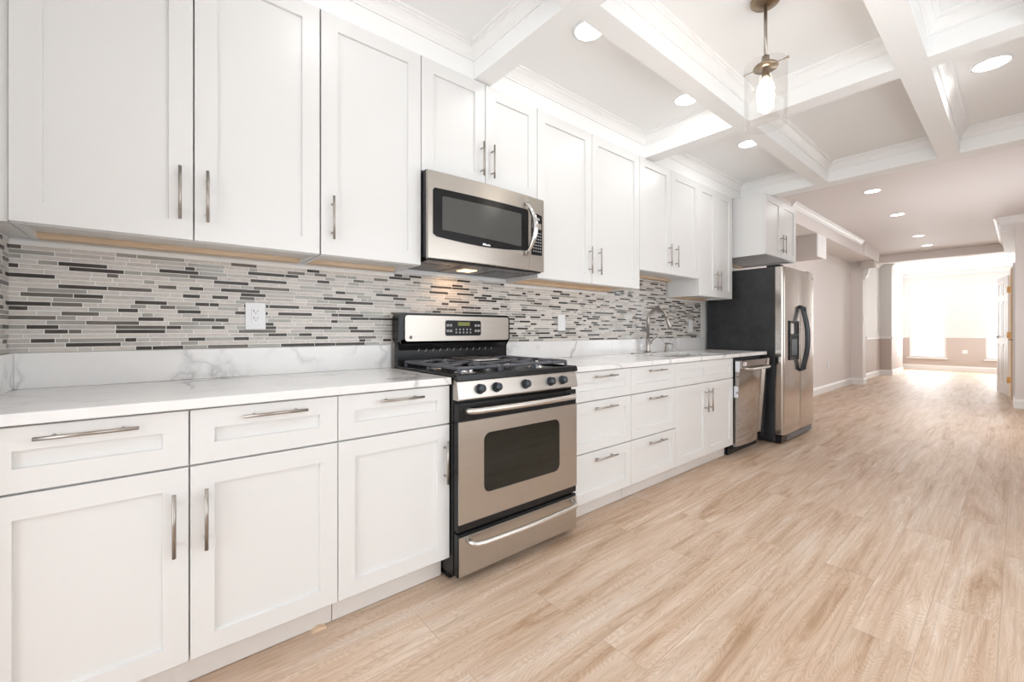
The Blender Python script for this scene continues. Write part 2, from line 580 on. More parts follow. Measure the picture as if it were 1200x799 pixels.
beam(0.001, XS, -0.409, 4.765)
rows = [(-2.499, -0.35), (-0.23, 1.32), (1.43, 2.97), (3.10, 4.765)]
cols = [(XS, 0.99), (1.095, 1.815), (1.935, 2.245), (2.365, 2.999)]
beam(0.001, 2.999, 4.765, 4.925, ZB, ZM - 0.002)
for y0, y1 in ((1.32, 1.43), (2.97, 3.10), (-0.35, -0.23)):
    beam(XS + 0.001 if y0 > -0.3 else 0.701, 2.999, y0, y1)
for x0, x1 in ((0.99, 1.095), (1.815, 1.935), (2.245, 2.365)):
    for ya, yb in rows:
        if x0 > 2 and ya > 3: continue
        beam(x0, x1, ya + 0.0005, yb - 0.0005)
for r, (ya, yb) in enumerate(rows):
    for c, (xa, xb) in enumerate(cols):
        if r == 0 and c == 0:
            xa = 0.701
        if r == 3 and c == 3: continue
        if r == 3 and c == 2: xb = 2.999
        crown_ring(xa, xb, ya, yb, ZC - 0.0005, 'trim_%d' % nb)
        nb += 1

# long room: soffit, crown, ducts
struct(G().box(0.001, 0.38, 5.6, 10.0, 2.50, ZM - 0.001), 'trim_%d' % nb, M['wall']); nb += 1
crown_run('y', 6.15, 9.85, 0.38, ZM - 0.001, 1, 'trim_%d' % nb, 1.0); nb += 1
struct(G().box(0.001, 0.40, 10.0, 11.24, 2.50, ZM - 0.001), 'trim_%d' % nb, M['wall']); nb += 1
struct(G().box(0.001, 0.23, 11.241, 12.099, 2.55, ZM - 0.001), 'trim_%d' % nb, M['wall']); nb += 1
crown_run('y', 11.25, 12.09, 0.23, ZM - 0.001, 1, 'trim_%d' % nb, 1.1); nb += 1
# boxed-in duct under the soffit
g = G(); g.box(0.001, 0.37, 7.23, 7.64, 2.18, 2.499); g.mi = 1; g.box(0.3705, 0.385, 7.23, 7.64, 2.17, 2.4995)
struct(g, 'trim_%d' % nb, [M['ductpaint'], M['trim']], 'boxed duct hanging below the soffit past the refrigerator'); nb += 1
# capital and bracket at the first pier
g = G(); g.box(0.19, 0.40, 10.80, 10.995, 2.36, 2.499, 0.004)
struct(g, 'trim_%d' % nb, M['ductpaint']); nb += 1
g = G(); g.poly([(0.191, 2.15), (0.23, 2.15), (0.235, 2.20), (0.26, 2.22), (0.28, 2.35), (0.30, 2.359), (0.191, 2.359)], 'y', 11.0, 11.12)
struct(g, 'trim_%d' % nb, M['trim']); nb += 1
# far room crowns
crown_run('y', 12.31, 13.79, 0.0, ZM - 0.001, 1, 'trim_%d' % nb, 1.3); nb += 1
crown_run('y', 13.8, 15.3, 0.22, ZM - 0.001, 1, 'trim_%d' % nb, 1.3); nb += 1
crown_run('x', 0.002, 2.18, YF, ZM - 0.002, -1, 'trim_%d' % nb, 1.3); nb += 1
# right hand bulkhead with its crown
struct(G().box(2.05, 2.189, 9.351, 12.099, 2.55, ZM - 0.001), 'trim_%d' % nb, M['wallup']); nb += 1
crown_run('y', 9.30, 12.09, 2.05, ZM - 0.001, -1, 'trim_%d' % nb, 1.3); nb += 1
crown_run('x', 2.03, 2.99, 9.35, ZM - 0.001, -1, 'trim_%d' % nb, 1.3); nb += 1
# chair rails
CR = lambda a, side: [(a, 0.90), (a + side * 0.012, 0.905), (a + side * 0.012, 0.93), (a + side * 0.022, 0.945), (a + side * 0.022, 0.955), (a, 0.96)]
g = G(); g.poly(CR(0.0, 1), 'y', 12.31, 13.79); g.poly(CR(0.22, 1), 'y', 13.8, 15.3); g.poly(CR(13.8, -1), 'x', 0.0, 0.24)
struct(g, 'trim_%d' % nb, M['trim']); nb += 1
for a, b in ((0.0, W1[0]), (W1[1], W2[0]), (W2[1], 2.189)):
    g = G(); g.poly(CR(YF, -1), 'x', a + 0.001, b - 0.001)
    struct(g, 'trim_%d' % nb, M['trim']); nb += 1

# baseboards
BB = lambda a, s: [(a, 0.0), (a + s * 0.016, 0.0), (a + s * 0.016, 0.10), (a + s * 0.011, 0.118), (a + s * 0.006, 0.125), (a + s * 0.006, 0.135), (a, 0.135)]
g = G(); g.poly(BB(0.0, 1), 'y', 5.6, 10.97); g.poly(BB(10.97, -1), 'x', 0.0, 0.206); g.poly(BB(0.19, 1), 'y', 10.956, 11.24)
g.poly(BB(0.0, 1), 'y', 11.24, 13.8); g.poly(BB(13.8, -1), 'x', 0.0, 0.236); g.poly(BB(0.22, 1), 'y', 13.786, 15.3)
struct(g, 'baseboard_left', M['trim'])
g = G(); g.poly(BB(YF, -1), 'x', 0.0, 2.19); struct(g, 'baseboard_front', M['trim'])
g = G(); g.poly(BB(9.35, -1), 'x', 2.174, 2.98); g.poly(BB(2.19, -1), 'y', 9.336, 10.80); g.poly(BB(2.19, -1), 'y', 11.80, YF - 0.02)
g.poly(BB(3.0, -1), 'y', -2.4, 9.33)
struct(g, 'baseboard_right', M['trim'])

# hall door, ajar, with jamb tinted for the warm light on it, and hinges
g = G(); g.box(2.185, 2.315, 10.86, 10.885, 0, 2.07); g.box(2.185, 2.315, 11.695, 11.72, 0, 2.07); g.box(2.185, 2.315, 10.885, 11.695, 2.05, 2.07)
struct(g, 'trim_%d' % nb, M['jamb']); nb += 1
g = G(); g.box(2.135, 2.19, 10.79, 10.865, 0, 2.14, 0.003); g.box(2.16, 2.19, 11.715, 11.79, 0, 2.14, 0.003); g.box(2.16, 2.19, 10.865, 11.715, 2.065, 2.14, 0.003)
struct(g, 'trim_%d' % nb, M['jamb']); nb += 1  # casing takes the warm-lit colour as well
ang = math.atan2(0.14, 0.78)
dr = bpy.data.objects.new('door_1', None); C.objects.link(dr); dr['kind'] = 'structure'
dr.location = (2.105, 10.89, 0.01)
W, Hh, T = 0.78, 2.02, 0.035
g = G()
# local: leaf runs +y, faces -x and +x
g.box(0.006, T - 0.006, 0, W, 0, Hh)
for s in (0, 1):
    xa, xb = (0.0, 0.006) if s == 0 else (T - 0.006, T)
    for y0, y1 in ((0, 0.11), (W / 2 - 0.05, W / 2 + 0.05), (W - 0.11, W)): g.box(xa, xb, y0, y1, 0, Hh)
    for z0, z1 in ((0, 0.2), (0.86, 0.98), (1.60, 1.70), (Hh - 0.12, Hh)):
        g.box(xa, xb, 0.11, W / 2 - 0.05, z0, z1); g.box(xa, xb, W / 2 + 0.05, W - 0.11, z0, z1)
    xa, xb = (0.001, 0.006) if s == 0 else (T - 0.006, T - 0.001)
    for y0, y1 in ((0.14, W / 2 - 0.08), (W / 2 + 0.08, W - 0.14)):
        for z0, z1 in ((0.23, 0.83), (1.01, 1.57), (1.73, Hh - 0.15)): g.box(xa, xb, y0, y1, z0, z1, 0.002)
def local_obj(g, name, m, parent):
    bmesh.ops.recalc_face_normals(g.bm, faces=g.bm.faces[:])
    me = bpy.data.meshes.new(name); g.bm.to_mesh(me); g.bm.free()
    for q in (m if isinstance(m, list) else [m]): me.materials.append(q)
    o = bpy.data.objects.new(name, me); C.objects.link(o); o.parent = parent
    return o
local_obj(g, 'leaf', M['trim'], dr)
for s in (-1, 1):
    g = G()
    x = 0.0 if s < 0 else T
    g.lathe([(0.0, 0.0), (0.028, 0.0), (0.026, 0.008), (0.010, 0.012), (0.010, 0.035)], (x, W - 0.065, 0.98), 16, 'x') if s > 0 else \
        g.lathe([(0.0, 0.0), (0.028, 0.0), (0.026, -0.008), (0.010, -0.012), (0.010, -0.035)], (x, W - 0.065, 0.98), 16, 'x')
    g.tube([(x + s * 0.04, W - 0.065, 0.98), (x + s * 0.05, W - 0.10, 0.982), (x + s * 0.05, W - 0.17, 0.978)], [0.010, 0.009, 0.007])
    local_obj(g, 'door_handle', M['chrome'], dr)
for z in (0.27, 1.02, 1.78):
    g = G(); g.tube([(-0.004, -0.006, z - 0.05), (-0.004, -0.006, z + 0.05)], 0.008, 8); g.box(-0.002, 0.03, -0.004, 0.0, z - 0.05, z + 0.05)
    local_obj(g, 'hinge', M['hinge'], dr)
dr.rotation_euler = (0, 0, ang)
# second closed door in the hall side wall
d2 = bpy.data.objects.new('door_2', None); C.objects.link(d2); d2['kind'] = 'structure'; d2.location = (2.19, 9.75, 0.0)
g = G(); g.box(2.165, 2.19, 9.75, 9.81, 0, 2.12, 0.003); g.box(2.165, 2.19, 10.58, 10.64, 0, 2.12, 0.003); g.box(2.165, 2.19, 9.81, 10.58, 2.06, 2.12, 0.003)
g.box(2.178, 2.19, 9.81, 10.58, 0.01, 2.06)
g.obj('leaf', M['trim'], d2)
g = G(); g.lathe([(0.0, 0.0), (0.027, 0.0), (0.025, -0.008), (0.010, -0.012), (0.010, -0.04)], (2.178, 10.50, 0.96), 16, 'x')
g.tube([(2.134, 10.50, 0.96), (2.124, 10.47, 0.962), (2.124, 10.39, 0.958)], [0.010, 0.009, 0.007])
g.obj('door_handle', M['brass'], d2)

# mosaic backsplash
def mosaic(g, a0, a1, z0, z1, place, seed):
    prev = []
    rr = random.Random(seed)
    pitch, gr = 0.0164, 0.0027
    n = int(round((z1 - z0) / pitch))
    for i in range(n):
        za = z0 + i * pitch; zb = min(za + pitch - gr, z1)
        y = a0; last = None; cur = []
        first = rr.uniform(0.02, 0.14)
        while y < a1 - 0.006:
            k = rr.random()
            if k < 0.34: mt = 0
            elif k < 0.43: mt = 5
            elif k < 0.57: mt = 1
            elif k < 0.76: mt = 2
            elif k < 0.90: mt = 3
            else: mt = 4
            if mt in (0, 5) and (last in (0, 5) and rr.random() < 0.7 or any(p < y + 0.05 and q > y for p, q in prev) and rr.random() < 0.75): mt = rr.choice((1, 2, 2, 3))
            ln = rr.choice([0.035, 0.05, 0.06, 0.08, 0.10, 0.13, 0.15] if mt in (0, 3, 5) else [0.04, 0.06, 0.09, 0.12, 0.15])
            if first: ln = first; first = 0
            e = min(y + ln, a1)
            if a1 - e < 0.012: e = a1
            g.mi = mt
            place(y, e - (gr if e < a1 else 0), za, zb)
            last = mt
            if mt in (0, 5): cur.append((y, e))
            y = e
        prev = cur


sp_ = thing('tile_backsplash', 'long mosaic backsplash of grey, cream and dark strip tiles above the counters', 'backsplash', (0.004, 2.0, 1.03))
g = G()
def put(y0, y1, z0, z1): g.box(0.0045, 0.0085, y0, y1, z0, z1)
mosaic(g, -0.403, 4.52, 1.033, 1.41, put, 3)
mosaic(g, 1.0, 1.78, 1.41, 1.47, put, 4)
mosaic(g, 2.90, 3.82, 1.41, 1.575, put, 5)
g.obj('tiles', [M['t0'], M['t1'], M['t2'], M['t3'], M['t4'], M['t5']], sp_)
g = G(); g.box(0.0005, 0.0074, -0.408, 4.53, 1.032, 1.425); g.box(0.0005, 0.007, 1.0, 1.78, 1.425, 1.47); g.box(0.0005, 0.007, 2.9, 3.82, 1.425, 1.577)
g.obj('grout', M['grout'], sp_)
sr = thing('tile_backsplash', 'short mosaic return of strip tiles on the near end wall at the left edge', 'backsplash', (0.3, -0.409, 1.03))
g = G()
def put2(a, b, z0, z1): g.box(a, b, -0.4055, -0.4015, z0, z1)
mosaic(g, 0.010, 0.62, 1.033, 1.425, put2, 11)
g.obj('tiles', [M['t0'], M['t1'], M['t2'], M['t3'], M['t4'], M['t5']], sr)
g = G(); g.box(0.009, 0.625, -0.4095, -0.403, 1.032, 1.43); g.obj('grout', M['grout'], sr)


# ------------------------------------------------------------------ cabinets
def shaker(g, x, y0, y1, z0, z1, stile=0.060, t=0.019, rec=0.011, rail=None, wins=None):
    """shaker front: plane x is the front face"""
    rail = rail or stile
    b = 0.0018
    wins = wins or [(y0 + stile, y1 - stile, z0 + rail, z1 - rail)]
    # side shell with softened edge
    vs = [(x - t, y0, z0), (x - t, y1, z0), (x - t, y1, z1), (x - t, y0, z1),
          (x - b, y0, z0), (x - b, y1, z0), (x - b, y1, z1), (x - b, y0, z1),
          (x, y0 + b, z0 + b), (x, y1 - b, z0 + b), (x, y1 - b, z1 - b), (x, y0 + b, z1 - b)]
    fs = [(0, 3, 2, 1)]
    for k in range(4):
        l = (k + 1) % 4
        fs += [(k, l, 4 + l, 4 + k), (4 + k, 4 + l, 8 + l, 8 + k)]
    g.faces(vs, fs)
    # front face as grid strips around the windows (left to right)
    ya, yb, za, zb = y0 + b, y1 - b, z0 + b, z1 - b
    cur = ya
    def quad(a, c, d, e): g.faces([(x, a, d), (x, c, d), (x, c, e), (x, a, e)], [(0, 1, 2, 3)])
    for (p0, p1, q0, q1) in wins:
        quad(cur, p0, za, zb)
        quad(p0, p1, za, q0); quad(p0, p1, q1, zb)
        xr = x - rec; i = 0.0012
        vs = [(x, p0, q0), (x, p1, q0), (x, p1, q1), (x, p0, q1),
              (xr, p0 + i, q0 + i), (xr, p1 - i, q0 + i), (xr, p1 - i, q1 - i), (xr, p0 + i, q1 - i)]
        g.faces(vs, [(0, 1, 5, 4), (1, 2, 6, 5), (2, 3, 7, 6), (3, 0, 4, 7), (4, 5, 6, 7)])
        cur = p1
    quad(cur, yb, za, zb)


def pull(parent, x, y, z, L_, vert):
    g = G()
    r, so = 0.0052, 0.030
    if vert:
        g.tube([(x + so, y, z - L_ / 2), (x + so, y, z + L_ / 2)], r)
        for s in (-1, 1): g.tube([(x, y, z + s * L_ * 0.33), (x + so, y, z + s * L_ * 0.33)], 0.0045, 10)
    else:
        g.tube([(x + so, y - L_ / 2, z), (x + so, y + L_ / 2, z)], r)
        for s in (-1, 1): g.tube([(x, y + s * L_ * 0.33, z), (x + so, y + s * L_ * 0.33, z)], 0.0045, 10)
    return g.obj('handle', M['nickel'], parent)


XB = 0.63    # base door face
def base_unit(y0, y1, label, fronts, group='white base cabinets'):
    """fronts: (kind, y0, y1, z0, z1, handle spec)"""
    root = thing('base_cabinet', label, 'cabinet', (0.0, (y0 + y1) / 2, 0.0), group)
    g = G()
    if y0 > 2.88:
        g.box(0.012, XB - 0.0215, y0, y0 + 0.018, 0.108, 0.872); g.box(0.012, XB - 0.0215, y1 - 0.018, y1, 0.108, 0.872)
        g.box(0.012, 0.024, y0 + 0.018, y1 - 0.018, 0.126, 0.872); g.box(0.012, XB - 0.0215, y0 + 0.018, y1 - 0.018, 0.108, 0.126)
        g.box(XB - 0.04, XB - 0.0215, y0 + 0.018, y1 - 0.018, 0.69, 0.872)
    else:
        g.box(0.012, XB - 0.0215, y0, y1, 0.108, 0.872)
    g.obj('carcass', M['cab'], root)
    g = G(); g.box(0.535, 0.555, y0, y1, 0.003, 0.107); g.obj('toe_kick', M['toe'], root)
    for k, a, b, z0, z1, hd in fronts:
        g = G()
        if k == 'false':
            c = (a + b) / 2
            shaker(g, XB, a, b, z0, z1, wins=[(a + 0.055, c - 0.045, z0 + 0.05, z1 - 0.055), (c + 0.045, b - 0.055, z0 + 0.05, z1 - 0.055)])
            g.obj('false_drawer_front', M['cab'], root)
            continue
        if k == 'drawer':
            tall = z1 - z0 > 0.2
            shaker(g, XB, a, b, z0, z1, rail=0.06 if tall else 0.06)
        else:
            shaker(g, XB, a, b, z0, z1, rail=0.062)
        o = g.obj(k, M['cab'], root)
        if hd:
            pull(o, XB, hd[0], hd[1], hd[2], hd[3])
    return root


gp = 0.002
base_unit(-0.345, 0.500, 'wide white shaker base cabinet with two doors and two drawers at the left edge', [
    ('drawer', -0.345, 0.067 - gp, 0.703, 0.868, (-0.146, 0.838, 0.20, False)),
    ('drawer', 0.067 + gp, 0.500, 0.703, 0.868, (0.297, 0.836, 0.19, False)),
    ('door', -0.345, 0.067 - gp, 0.112, 0.697, (0.030, 0.538, 0.185, True)),
    ('door', 0.067 + gp, 0.500, 0.112, 0.697, (0.107, 0.538, 0.185, True))])
base_unit(0.503, 0.976, 'single-door white base cabinet with one drawer, left of the gas range', [
    ('drawer', 0.503, 0.976, 0.703, 0.868, (0.745, 0.836, 0.185, False)),
    ('door', 0.503, 0.976, 0.112, 0.697, (0.950, 0.540, 0.185, True))])
base_unit(1.752, 2.333, 'three-drawer white base cabinet directly right of the gas range', [
    ('drawer', 1.752, 2.333, 0.698, 0.868, (2.05, 0.838, 0.21, False)),
    ('drawer', 1.752, 2.333, 0.401, 0.692, (2.05, 0.652, 0.21, False)),
    ('drawer', 1.752, 2.333, 0.112, 0.395, (2.05, 0.352, 0.21, False))])
base_unit(2.337, 2.883, 'three-drawer white base cabinet between another drawer cabinet and the sink cabinet', [
    ('drawer', 2.337, 2.883, 0.698, 0.868, (2.615, 0.838, 0.21, False)),
    ('drawer', 2.337, 2.883, 0.401, 0.692, (2.615, 0.652, 0.21, False)),
    ('drawer', 2.337, 2.883, 0.112, 0.395, (2.615, 0.352, 0.21, False))])
base_unit(2.887, 3.844, 'white two-door sink base cabinet next to the dishwasher', [
    ('false', 2.887, 3.844, 0.698, 0.868, None),
    ('door', 2.887, 3.365 - gp, 0.112, 0.692, (3.33, 0.555, 0.185, True)),
    ('door', 3.365 + gp, 3.844, 0.112, 0.692, (3.405, 0.555, 0.185, True))])
# filler strip in the near corner
g = G(); g.box(0.60, 0.618, -0.408, -0.348, 0.003, 0.868, 0.001)
tag(g.obj('filler_strip', M['cab']), 'narrow white filler strip between the end wall and the first base cabinet', 'filler strip')
# scrap of shim under the toe kick
g = G(); g.poly([(0.425, 0.0), (0.478, 0.0), (0.474, 0.006), (0.45, 0.011), (0.428, 0.004)], 'x', 0.556, 0.578)
tag(g.obj('wood_shim', M['ply']), 'small tan wood shim poking out under the toe kick', 'shim')

XU = 0.33
def upper_unit(y0, y1, z0, label, doors, x1=XU, name='wall_cabinet', z1=2.480, x0=0.011, group='white wall cabinets', fill=None):
    root = thing(name, label, 'cabinet', (x0, (y0 + y1) / 2, z0), group)
    xb = x1 - 0.0205
    g = G()
    t = 0.016
    g.box(x0, xb, y0, y0 + t, z0, z1); g.box(x0, xb, y1 - t, y1, z0, z1)
    g.box(x0, xb, y0 + t, y1 - t, z1 - t, z1)
    g.box(x0, x0 + 0.005, y0 + t, y1 - t, z0 + 0.02, z1 - t)
    g.box(xb - 0.02, xb, y0 + t, y1 - t, z0, z0 + 0.04)
    if fill: g.box(xb - 0.02, xb + 0.0195, fill[0], fill[1], z0, z1)
    g.obj('carcass', M['cab'], root)
    g = G(); g.box(x0 + 0.005, xb - 0.0205, y0 + t, y1 - t, z0 + 0.018, z0 + 0.03)
    g.obj('bottom_panel', M['ply'] if 1.7 < y0 < 1.8 else M['cab'], root)
    g = G(); g.box(x0 + 0.001, x0 + 0.052, y0 + t, y1 - t, z0 - 0.001, z0 + 0.0175)
    g.obj('mounting_rail', M['ply'], root)
    for a, b, hy in doors:
        g = G(); shaker(g, x1, a, b, z0 + 0.002, z1 - 0.002, stile=0.068, rail=0.066)
        o = g.obj('door', M['cab'], root)
        if hy is not None: pull(o, x1, hy, z0 + 0.160 if z1 - z0 > 0.7 else z0 + 0.145, 0.185, True)
    return root


ZU = 1.432
upper_unit(-0.345, 0.520, ZU, 'tall two-door white wall cabinet at the left edge of the run', [
    (-0.345, 0.092 - gp, 0.052), (0.092 + gp, 0.520, 0.131)])
upper_unit(0.526, 0.994, ZU, 'single-door white wall cabinet just left of the microwave', [(0.526, 0.994, 0.570)])
upper_unit(0.998, 1.783, 1.905, 'short two-door white wall cabinet above the microwave', [
    (0.998, 1.391 - gp, 1.360), (1.391 + gp, 1.783, 1.432)])
upper_unit(1.787, 2.881, ZU, 'tall two-door white wall cabinet just right of the microwave', [
    (1.787, 2.308 - gp, 2.275), (2.308 + gp, 2.881, 2.375)])
upper_unit(2.885, 3.836, 1.585, 'shorter two-door white wall cabinet with raised bottom above the faucet', [
    (2.885, 3.345 - gp, 3.31), (3.345 + gp, 3.836, 3.42)])
upper_unit(3.840, 4.545, ZU, 'narrow two-door white wall cabinet hanging beside the refrigerator', [
    (3.840, 4.190 - gp, 4.155), (4.190 + gp, 4.545, 4.235)])
upper_unit(4.612, 5.50, 1.87, 'deep two-door white cabinet mounted above the refrigerator', [
    (4.612, 5.055 - gp, 5.02), (5.055 + gp, 5.50, 5.10)], x1=0.62)
g = G(); g.box(0.295, 0.3145, -0.408, -0.348, ZU, 2.480, 0.001); g.box(0.011, 0.295, -0.408, -0.348, ZU + 0.0, ZU + 0.018)
tag(g.obj('filler_strip', M['cab']), 'white filler between the end wall and the first wall cabinet', 'filler strip')

# ------------------------------------------------------------------ countertops
ZT0, ZT = 0.875, 0.905
ct = thing('countertop', 'white veined quartz countertop left of the gas range', 'countertop', (0.0, 0.28, ZT0))
g = G(); g.box(0.003, 0.65, -0.409, 0.974, ZT0, ZT, 0.0025); g.obj('slab', M['quartz'], ct)
g = G(); g.box(0.0015, 0.021, -0.388, 0.974, ZT + 0.0005, 1.031, 0.0015); g.obj('upstand', M['quartz'], ct)
g = G(); g.box(0.0015, 0.62, -0.409, -0.3885, ZT + 0.0005, 1.031, 0.0015); g.obj('upstand', M['quartz'], ct)
ct = thing('countertop', 'white veined quartz countertop around the sink, right of the gas range', 'countertop', (0.0, 3.1, ZT0))
g = G()
SY0, SY1, SX0, SX1 = 3.04, 3.80, 0.15, 0.56
g.box(0.003, SX0, 1.747, 4.56, ZT0, ZT); g.box(SX1, 0.65, 1.747, 4.56, ZT0, ZT)
g.box(SX0, SX1, 1.747, SY0, ZT0, ZT); g.box(SX0, SX1, SY1, 4.56, ZT0, ZT)
g.obj('slab', M['quartz'], ct)
g = G(); g.box(0.0015, 0.021, 1.747, 3.95, ZT + 0.0005, 1.031, 0.0015); g.obj('upstand', M['quartz'], ct)
g = G(); g.box(0.0015, 0.021, 3.952, 4.57, ZT + 0.0005, 1.031, 0.0015); g.obj('upstand', M['quartz'], ct)

# sink, two bowls
sk = thing('kitchen_sink', 'stainless double-bowl undermount sink set in the quartz counter', 'sink', (0.35, 3.42, 0.70))
def bowl(y0, y1):
    g = G(); g2 = 0.003
    x0, x1 = SX0 + 0.001, SX1 - 0.001; zt, zb = 0.874, 0.70
    g.box(x0, x0 + g2, y0, y1, zb, zt); g.box(x1 - g2, x1, y0, y1, zb, zt)
    g.box(x0 + g2, x1 - g2, y0, y0 + g2, zb, zt); g.box(x0 + g2, x1 - g2, y1 - g2, y1, zb, zt)
    g.box(x0, x1, y0, y1, zb - g2, zb)
    o = g.obj('bowl', M['satin'], sk)
    g = G(); g.lathe([(0.0, 0.003), (0.028, 0.003), (0.040, 0.006), (0.045, 0.001)], ((x0 + x1) / 2, (y0 + y1) / 2, zb), 20)
    g.obj('drain', M['chrome'], o)
bowl(SY0 + 0.001, 3.405); bowl(3.435, SY1 - 0.001)
g = G(); g.box(SX0 + 0.001, SX1 - 0.001, 3.4055, 3.4345, 0.80, 0.862, 0.004); g.obj('divider', M['satin'], sk)

# faucet
fa = thing('faucet', 'brushed nickel gooseneck faucet with side lever behind the sink', 'faucet', (0.075, 3.40, ZT))
fx, fy = 0.075, 3.40
g = G(); g.poly([(fx + 0.032 * math.cos(t) * 1.0, fy + 0.125 * math.sin(t)) for t in [2 * PI * k / 28 for k in range(28)]], 'z', ZT + 0.0003, ZT + 0.006)
g.obj('base_plate', M['nickel'], fa)
g = G(); g.lathe([(0.0, 0.0), (0.025, 0.0), (0.024, 0.015), (0.020, 0.03), (0.019, 0.115), (0.021, 0.12), (0.016, 0.13), (0.0, 0.13)], (fx, fy, ZT + 0.006), 24)
g.obj('body', M['nickel'], fa)
g = G(); pts = [(fx, fy, ZT + 0.13), (fx, fy, 1.20)]
for k in range(1, 13):
    t = PI * k / 12 * 0.94
    pts.append((fx + 0.088 - 0.088 * math.cos(t), fy + 0.02 * k / 12, 1.205 + 0.095 * math.sin(t)))
g.tube(pts, 0.0125, 14); g.obj('spout', M['nickel'], fa)
g = G(); e = Vector(pts[-1]); d = (Vector(pts[-1]) - Vector(pts[-2])).normalized()
g.tube([e, e + d * 0.012, e + d * 0.03, e + d * 0.10, e + d * 0.105], [0.013, 0.0165, 0.0165, 0.019, 0.014], 16); g.obj('spray_head', M['nickel'], fa)
g = G(); g.tube([(fx, fy + 0.018, 1.0), (fx, fy + 0.045, 1.0)], 0.016, 14); g.tube([(fx + 0.002, fy + 0.04, 1.005), (fx + 0.01, fy + 0.085, 1.03), (fx + 0.02, fy + 0.125, 1.055)], [0.006, 0.005, 0.0045])
g.obj('lever', M['nickel'], fa)
so = thing('soap_dispenser', 'short nickel soap dispenser between faucet and refrigerator', 'soap dispenser', (0.075, 3.70, ZT))
g = G(); g.lathe([(0.0, 0.0), (0.022, 0.0), (0.020, 0.008), (0.011, 0.014), (0.010, 0.05), (0.006, 0.055), (0.006, 0.075), (0.0, 0.075)], (0.075, 3.70, ZT + 0.0003), 18); g.obj('body', M['nickel'], so)
g = G(); g.tube([(0.068, 3.70, ZT + 0.078), (0.12, 3.705, ZT + 0.08), (0.150, 3.71, ZT + 0.072)], [0.008, 0.007, 0.005], 10); g.obj('nozzle', M['nickel'], so)
g = G(); g.lathe([(0.0, 0.0), (0.022, 0.0), (0.021, 0.004), (0.014, 0.007), (0.0, 0.007)], (0.07, 3.17, ZT + 0.0003), 20)
tag(g.obj('deck_cap', M['nickel']), 'flat round metal cap on the counter left of the faucet', 'cap')


# ------------------------------------------------------------------ outlets
def outlet(y, z, label, kind='outlet', x=0.0089, s=1):
    nm = {'outlet': 'wall_outlet', 'switch': 'light_switch'}[kind]
    r = thing(nm, label, 'outlet' if kind == 'outlet' else 'switch', (x, y, z))
    wd = 0.040
    g = G(); g.box(x, x + 0.006, y - wd, y + wd, z - 0.060, z + 0.060, 0.0018); g.obj('cover_plate', M['plastic'], r)
    g = G(); g.poly(rrect(y - 0.017, y + 0.017, z - 0.034, z + 0.034, 0.004), 'x', x + 0.0062, x + 0.009)
    if kind == 'outlet':
        g.mi = 1
        for zz in (0.019, -0.013):
            g.box(x + 0.009, x + 0.0094, y - 0.009, y - 0.006, z + zz, z + zz + 0.008)
            g.box(x + 0.009, x + 0.0094, y + 0.006, y + 0.009, z + zz + 0.001, z + zz + 0.007)
            g.box(x + 0.009, x + 0.0094, y - 0.002, y + 0.002, z + zz - 0.008, z + zz - 0.004)
    g.obj('receptacle' if kind == 'outlet' else 'rocker', [M['plastic'], M['socket']], r)
    return r


outlet(0.332, 1.175, 'white double outlet on the mosaic, left of the gas range')
outlet(2.335, 1.166, 'blank white switch on the mosaic, just right of the gas range', 'switch')
outlet(4.30, 1.155, 'small white switch on the mosaic, nearest the refrigerator', 'switch')
outlet(9.32, 0.475, 'white outlet low on the bare wall beyond the refrigerator', x=0.0005)
outlet(12.75, 0.51, 'white outlet on the taupe wall between the two piers', x=0.0005)
outlet(14.5, 0.51, 'white outlet on the side of the far pier', x=0.2205)
outlet(11.1, 1.35, 'small white thermostat plate on the nearer pier', 'switch', x=0.1905)
g = G(); g.box(1.235, 1.335, YF - 0.007, YF - 0.0005, 0.475, 0.575, 0.002)
g.mi = 1
for dx in (-0.022, 0.018):
    g.box(1.285 + dx, 1.289 + dx, YF - 0.0075, YF - 0.007, 0.53, 0.545)
tag(g.obj('wall_outlet', [M['plastic'], M['socket']]), 'square white outlet plate on the far wall between the windows', 'outlet')

# ------------------------------------------------------------------ gas range
ra = thing('gas_range', 'stainless gas range with black cooktop and five front knobs', 'range', (0.35, 1.36, 0.0))
RY0, RY1 = 0.981, 1.741
g = G(); g.box(0.045, 0.650, RY0, RY1, 0.035, 0.895)
g.box(0.09, 0.60, RY0 + 0.01, RY1 - 0.01, 0.002, 0.035); g.obj('body', M['black'], ra)
g = G()
g.poly([(0.05, 0.8955), (0.675, 0.8955), (0.690, 0.888), (0.695, 0.893), (0.690, 0.914), (0.682, 0.919), (0.665, 0.916), (0.66, 0.907), (0.07, 0.907), (0.06, 0.916), (0.05, 0.916)], 'y', RY0 - 0.001, RY1 + 0.001)
g.box(0.06, 0.68, RY0 - 0.001, RY0 + 0.014, 0.906, 0.918, 0.003); g.box(0.06, 0.68, RY1 - 0.014, RY1 + 0.001, 0.906, 0.918, 0.003)
cook = g.obj('cooktop', M['black'], ra)
